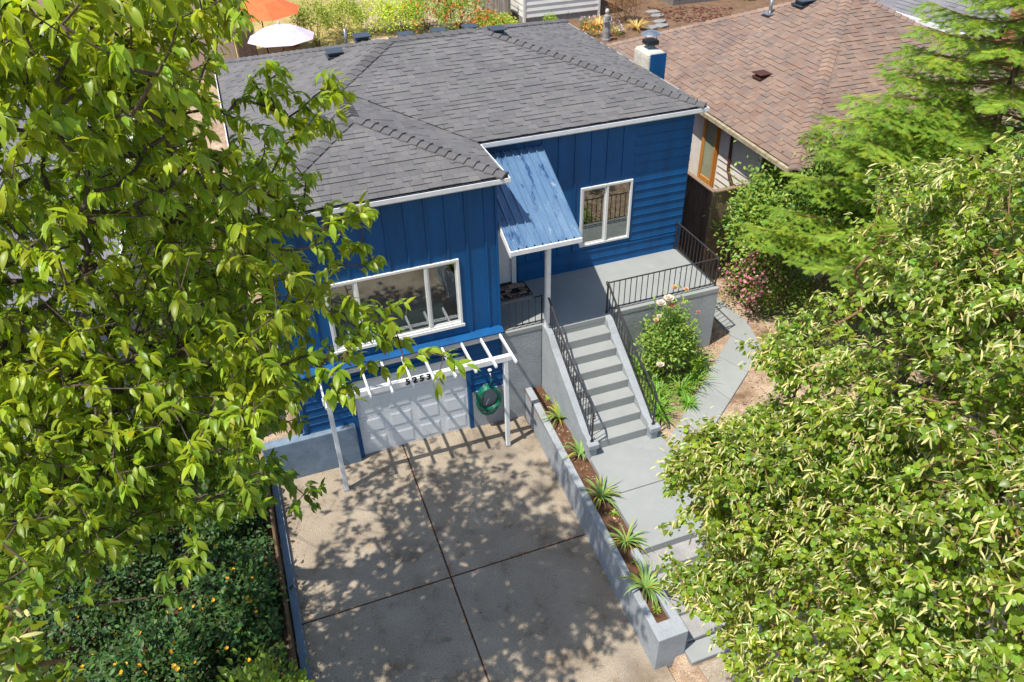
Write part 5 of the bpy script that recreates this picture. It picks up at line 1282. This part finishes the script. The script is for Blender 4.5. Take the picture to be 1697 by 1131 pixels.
HD = [(528, 62, .9, 3.2, (1.3, 1.1, .9), 'dark spindly shrub right of the lilac umbrella', M['shrubleaf']), (575, 45, 1.1, 2.7, (1.5, 1.25, .9), 'loose green shrub behind the grey ridge', M['shrubleaf']),
      (625, 40, 1.2, 2.4, (2.4, 1.9, 1.3), 'yellow green wispy shrub in the middle of the hedge', M['shrubleaf']), (672, 38, 1.1, 2.2, (2.2, 1.9, 1.0), 'yellowish shrub left of the orange tipped photinia', M['shrubleaf']), 
      (712, 35, 1.3, 2.6, (1.3, 1.3, .8), 'green photinia shrub with orange red tips, left one', M['shrubleaf']), (765, 33, 1.4, 2.4, (1.3, 1.3, .8), 'green photinia shrub with orange red tips, beside the fence', M['shrubleaf']), (812, 36, .8, 1.2, (1.4, 1.2, .9), 'low shrub with reddish tips at the foot of the white outbuilding', M['shrubleaf']), (838, 36, .6, .9, (1.8, 1.4, 1.0), 'low pale shrub at the outbuilding corner', M['shrubleaf'])]
for i, (u, v, rd, hh, tm, l, m) in enumerate(HD):
    p = on(u, v+16, 'z', 2.45); fl = ([(.85, .28, .08), (.7, .3, .1)], 130, .09, 5) if i in (4, 5, 6) else ([(.7, .6, .3)], 60, .06, 4) if i in (2, 3) else None
    shrub('hedge_shrub', l, 'shrub', (p[0], p[1]+.3, 2.42), (rd, 1.0, hh*.62), 2600, .10, m, seed=40+i, hi=1.5, tmul=tm, flowers=fl, group='shrubs behind the blue house roof', stems=14)
for i, (u, v, l) in enumerate(((932, 24, 'slim green shrub in front of the white outbuilding wall'), (912, 34, 'small green shrub at the foot of the white outbuilding'))):
    p = on(u, v+8, 'z', 2.45); shrub('small_shrub', l, 'shrub', (p[0], p[1], 2.42), (.35, .35, .9 if i == 0 else .5), 450, .08, M['shrubleaf'], seed=60+i, tmul=(1.6, 1.5, .8))
# umbrellas
def umbrella(label, u, v, zt, R, m, n=8, tilt=(0, 0)):
    x, y, _ = on(u, v, 'z', zt); t = thing('patio_umbrella', label, 'umbrella', (x, y, 2.42), 'patio umbrellas in the back yard'); b = MB()
    c = Vector((x, y, zt)); ring = [c+Vector((R*math.cos(2*math.pi*k/n+.2), R*math.sin(2*math.pi*k/n+.2), -.38*R+tilt[0]*math.cos(2*math.pi*k/n))) for k in range(n)]
    mid = [c+(q-c)*.5+Vector((0, 0, .07*R)) for q in ring]
    vs = [c]+mid+ring; fs = []
    for k in range(n): j = (k+1) % n; fs += [(0, 1+k, 1+j), (1+k, 1+n+k, 1+n+j, 1+j)]
    b.add(vs, fs); o = b.build('canopy', m, t); s_ = o.modifiers.new('s', 'SOLIDIFY'); s_.thickness = .01
    MB().tube([(x, y, 2.42), (x, y, zt+.08)], .025, 8).build('pole', M['brown'], t)
    for q in ring: MB().tube([c+Vector((0, 0, -.03)), q+Vector((0, 0, -.03))], .01, 5).build('rib', M['brown'], t)
    MB().lathe((x, y, zt+.02), [(.001, .1), (.04, .08), (.05, 0)], 8).build('finial', m, t)
umbrella('pale lilac white patio umbrella behind the grey roof', 462, 40, 4.6, 1.3, M['umbW'])
umbrella('bright orange patio umbrella at the top left', 425, -8, 4.9, 1.7, M['umbO'])
tp = thing('terracotta_pot', 'red terracotta pot under the lilac umbrella', 'pot', tuple(on(487, 78, 'z', 2.45)))
px_, py_, _ = on(487, 76, 'z', 2.45); MB().lathe((px_, py_, 2.45), [(.001, 0), (.26, 0), (.36, .6), (.4, .62), (.4, .72), (.34, .72), (.33, .6), (.001, .6)], 16).build('pot', M['terra'], tp); MB().lathe((px_, py_, 3.02), [(.33, 0), (.001, .02)], 16).build('soil', M['soil'], tp)
# pink house and stone wall
ph = thing('pink_house', 'pinkish beige stucco house with salmon window trim at the top left', 'house', (-10, 32, 2.4))
MB().box(-22, -3.2, 31.5, 40, 2.3, 8.5).build('wall', M['pinkbeige'], ph)
wfr = MB().box(-14.6, -12.2, 31.40, 31.5, 2.9, 5.0).build('window_surround', M['pink'], ph)
MB().box(-14.2, -12.7, 31.34, 31.40, 3.3, 4.7).build('frame', M['white'], wfr); MB().box(-14.1, -12.8, 31.3, 31.34, 3.4, 3.95).build('pane', M['vent'], wfr); MB().box(-14.1, -12.8, 31.3, 31.34, 4.05, 4.6).build('pane', M['vent'], wfr)
MB().box(-22.5, -2.8, 31, 40.5, 8.5, 8.8).build('roof', M['greyroof'], ph)
gw = thing('garden_wall', 'low salmon stucco garden wall beside the patio', 'wall', (-4.5, 20, 2.4))
bevel(MB().box(-6.5, -2.95, 20.6, 20.9, 2.3, 4.1).build('wall', M['pinkbeige'], gw), .02); bevel(MB().box(-3.6, -2.0, 19.2, 19.5, 2.3, 3.3).build('wall', M['pink'], gw), .02)
sw = MB().box(-2.9, -2.15, 20.2, 21.4, 2.3, 4.2).build('stone_pillar', mat('brown_stone_pillar', (.17, .12, .09), (.1, .07, .055), scale=5, rough=.95)); tag(bevel(sw, .04), 'brown stone pillar left of the lilac umbrella', 'pillar')
# grey roofed white house on the left
lh = thing('white_house', 'pale sided house with grey roof mostly hidden by the cherry tree', 'house', (-11, 9, .5))
MB().box(-15, -6.9, 1.5, 20.5, .1, 4.1).build('wall', M['paleblue'], lh)
z = .3
while z < 4.0:
    MB().prism([(-6.9, 1.5, z), (-6.87, 1.5, z), (-6.885, 1.5, z+.2), (-6.9, 1.5, z+.2)], (0, 19, 0)).build('siding_board', M['paleblue'], lh); z += .21
for (ya, yb) in ((3.6, 4.8), (7.6, 9.0), (12, 13.4)):
    wf = MB().box(-6.868, -6.84, ya, yb, 1.9, 3.2).build('window', M['white'], lh); MB().box(-6.838, -6.83, ya+.08, yb-.08, 1.98, 3.12).build('pane', M['vent'], wf)
MB().box(-15, -6.9, 1.46, 1.5, .1, 4.1).build('front_wall', M['offwhite'], lh)
lr = MB(); lr.prism([(-6.4, 1.1, 4.1), (-10.9, 1.1, 5.6), (-15.4, 1.1, 4.1)], (0, 19.8, 0)); lr_ = lr.build('roof', M['shingled'], lh)
bk = MB()
shingle_face([[(-6.4, 1.1, 4.115), (-6.4, 20.9, 4.115), (-10.9, 20.9, 5.615), (-10.9, 1.1, 5.615)]], .2, [.3, .42, .55], TONES, None, bk, .012, seed=95)
bk.build('shingle_courses', M['greyroof'], lr_, 'stuff')
MB().box(-6.4, -6.28, 1.1, 20.9, 4.0, 4.12).build('gutter', M['white'], lh)

# ------------------------------------------------------------------ small litter
r = np.random.default_rng(123); n = 520
lx = np.concatenate([r.uniform(-4.3, 1.2, 200), -4.31+np.abs(r.normal(0, .08, 160)), r.uniform(-4.2, 1.1, 60), -1.58+r.normal(0, .02, 60), r.uniform(-3.7, 1., 40)])
ly = np.concatenate([r.uniform(-7.6, -.1, 200), r.uniform(-7.6, 0, 160), -3.74+r.normal(0, .02, 60), r.uniform(-7.6, -.1, 60), -.02-np.abs(r.normal(0, .06, 40))])
V_, F_ = leaf_template('small')
v, f, tt = scatter(V_, F_, np.stack([lx, ly, np.full(n, .012)], -1), r.normal(0, 1, (n, 3))*[1, 1, .1], np.tile([0, 0, 1.], (n, 1))+r.normal(0, .2, (n, 3)), r.uniform(.02, .055, n), tints(n, .5, 1.3, .2, r)*[1.1, .7, .4])
tag(put('leaf_litter', np_mesh('leaf_litter', v, f, M['chip'], tt)), 'small dry leaves and crumbs scattered on the driveway', None, None, 'stuff')
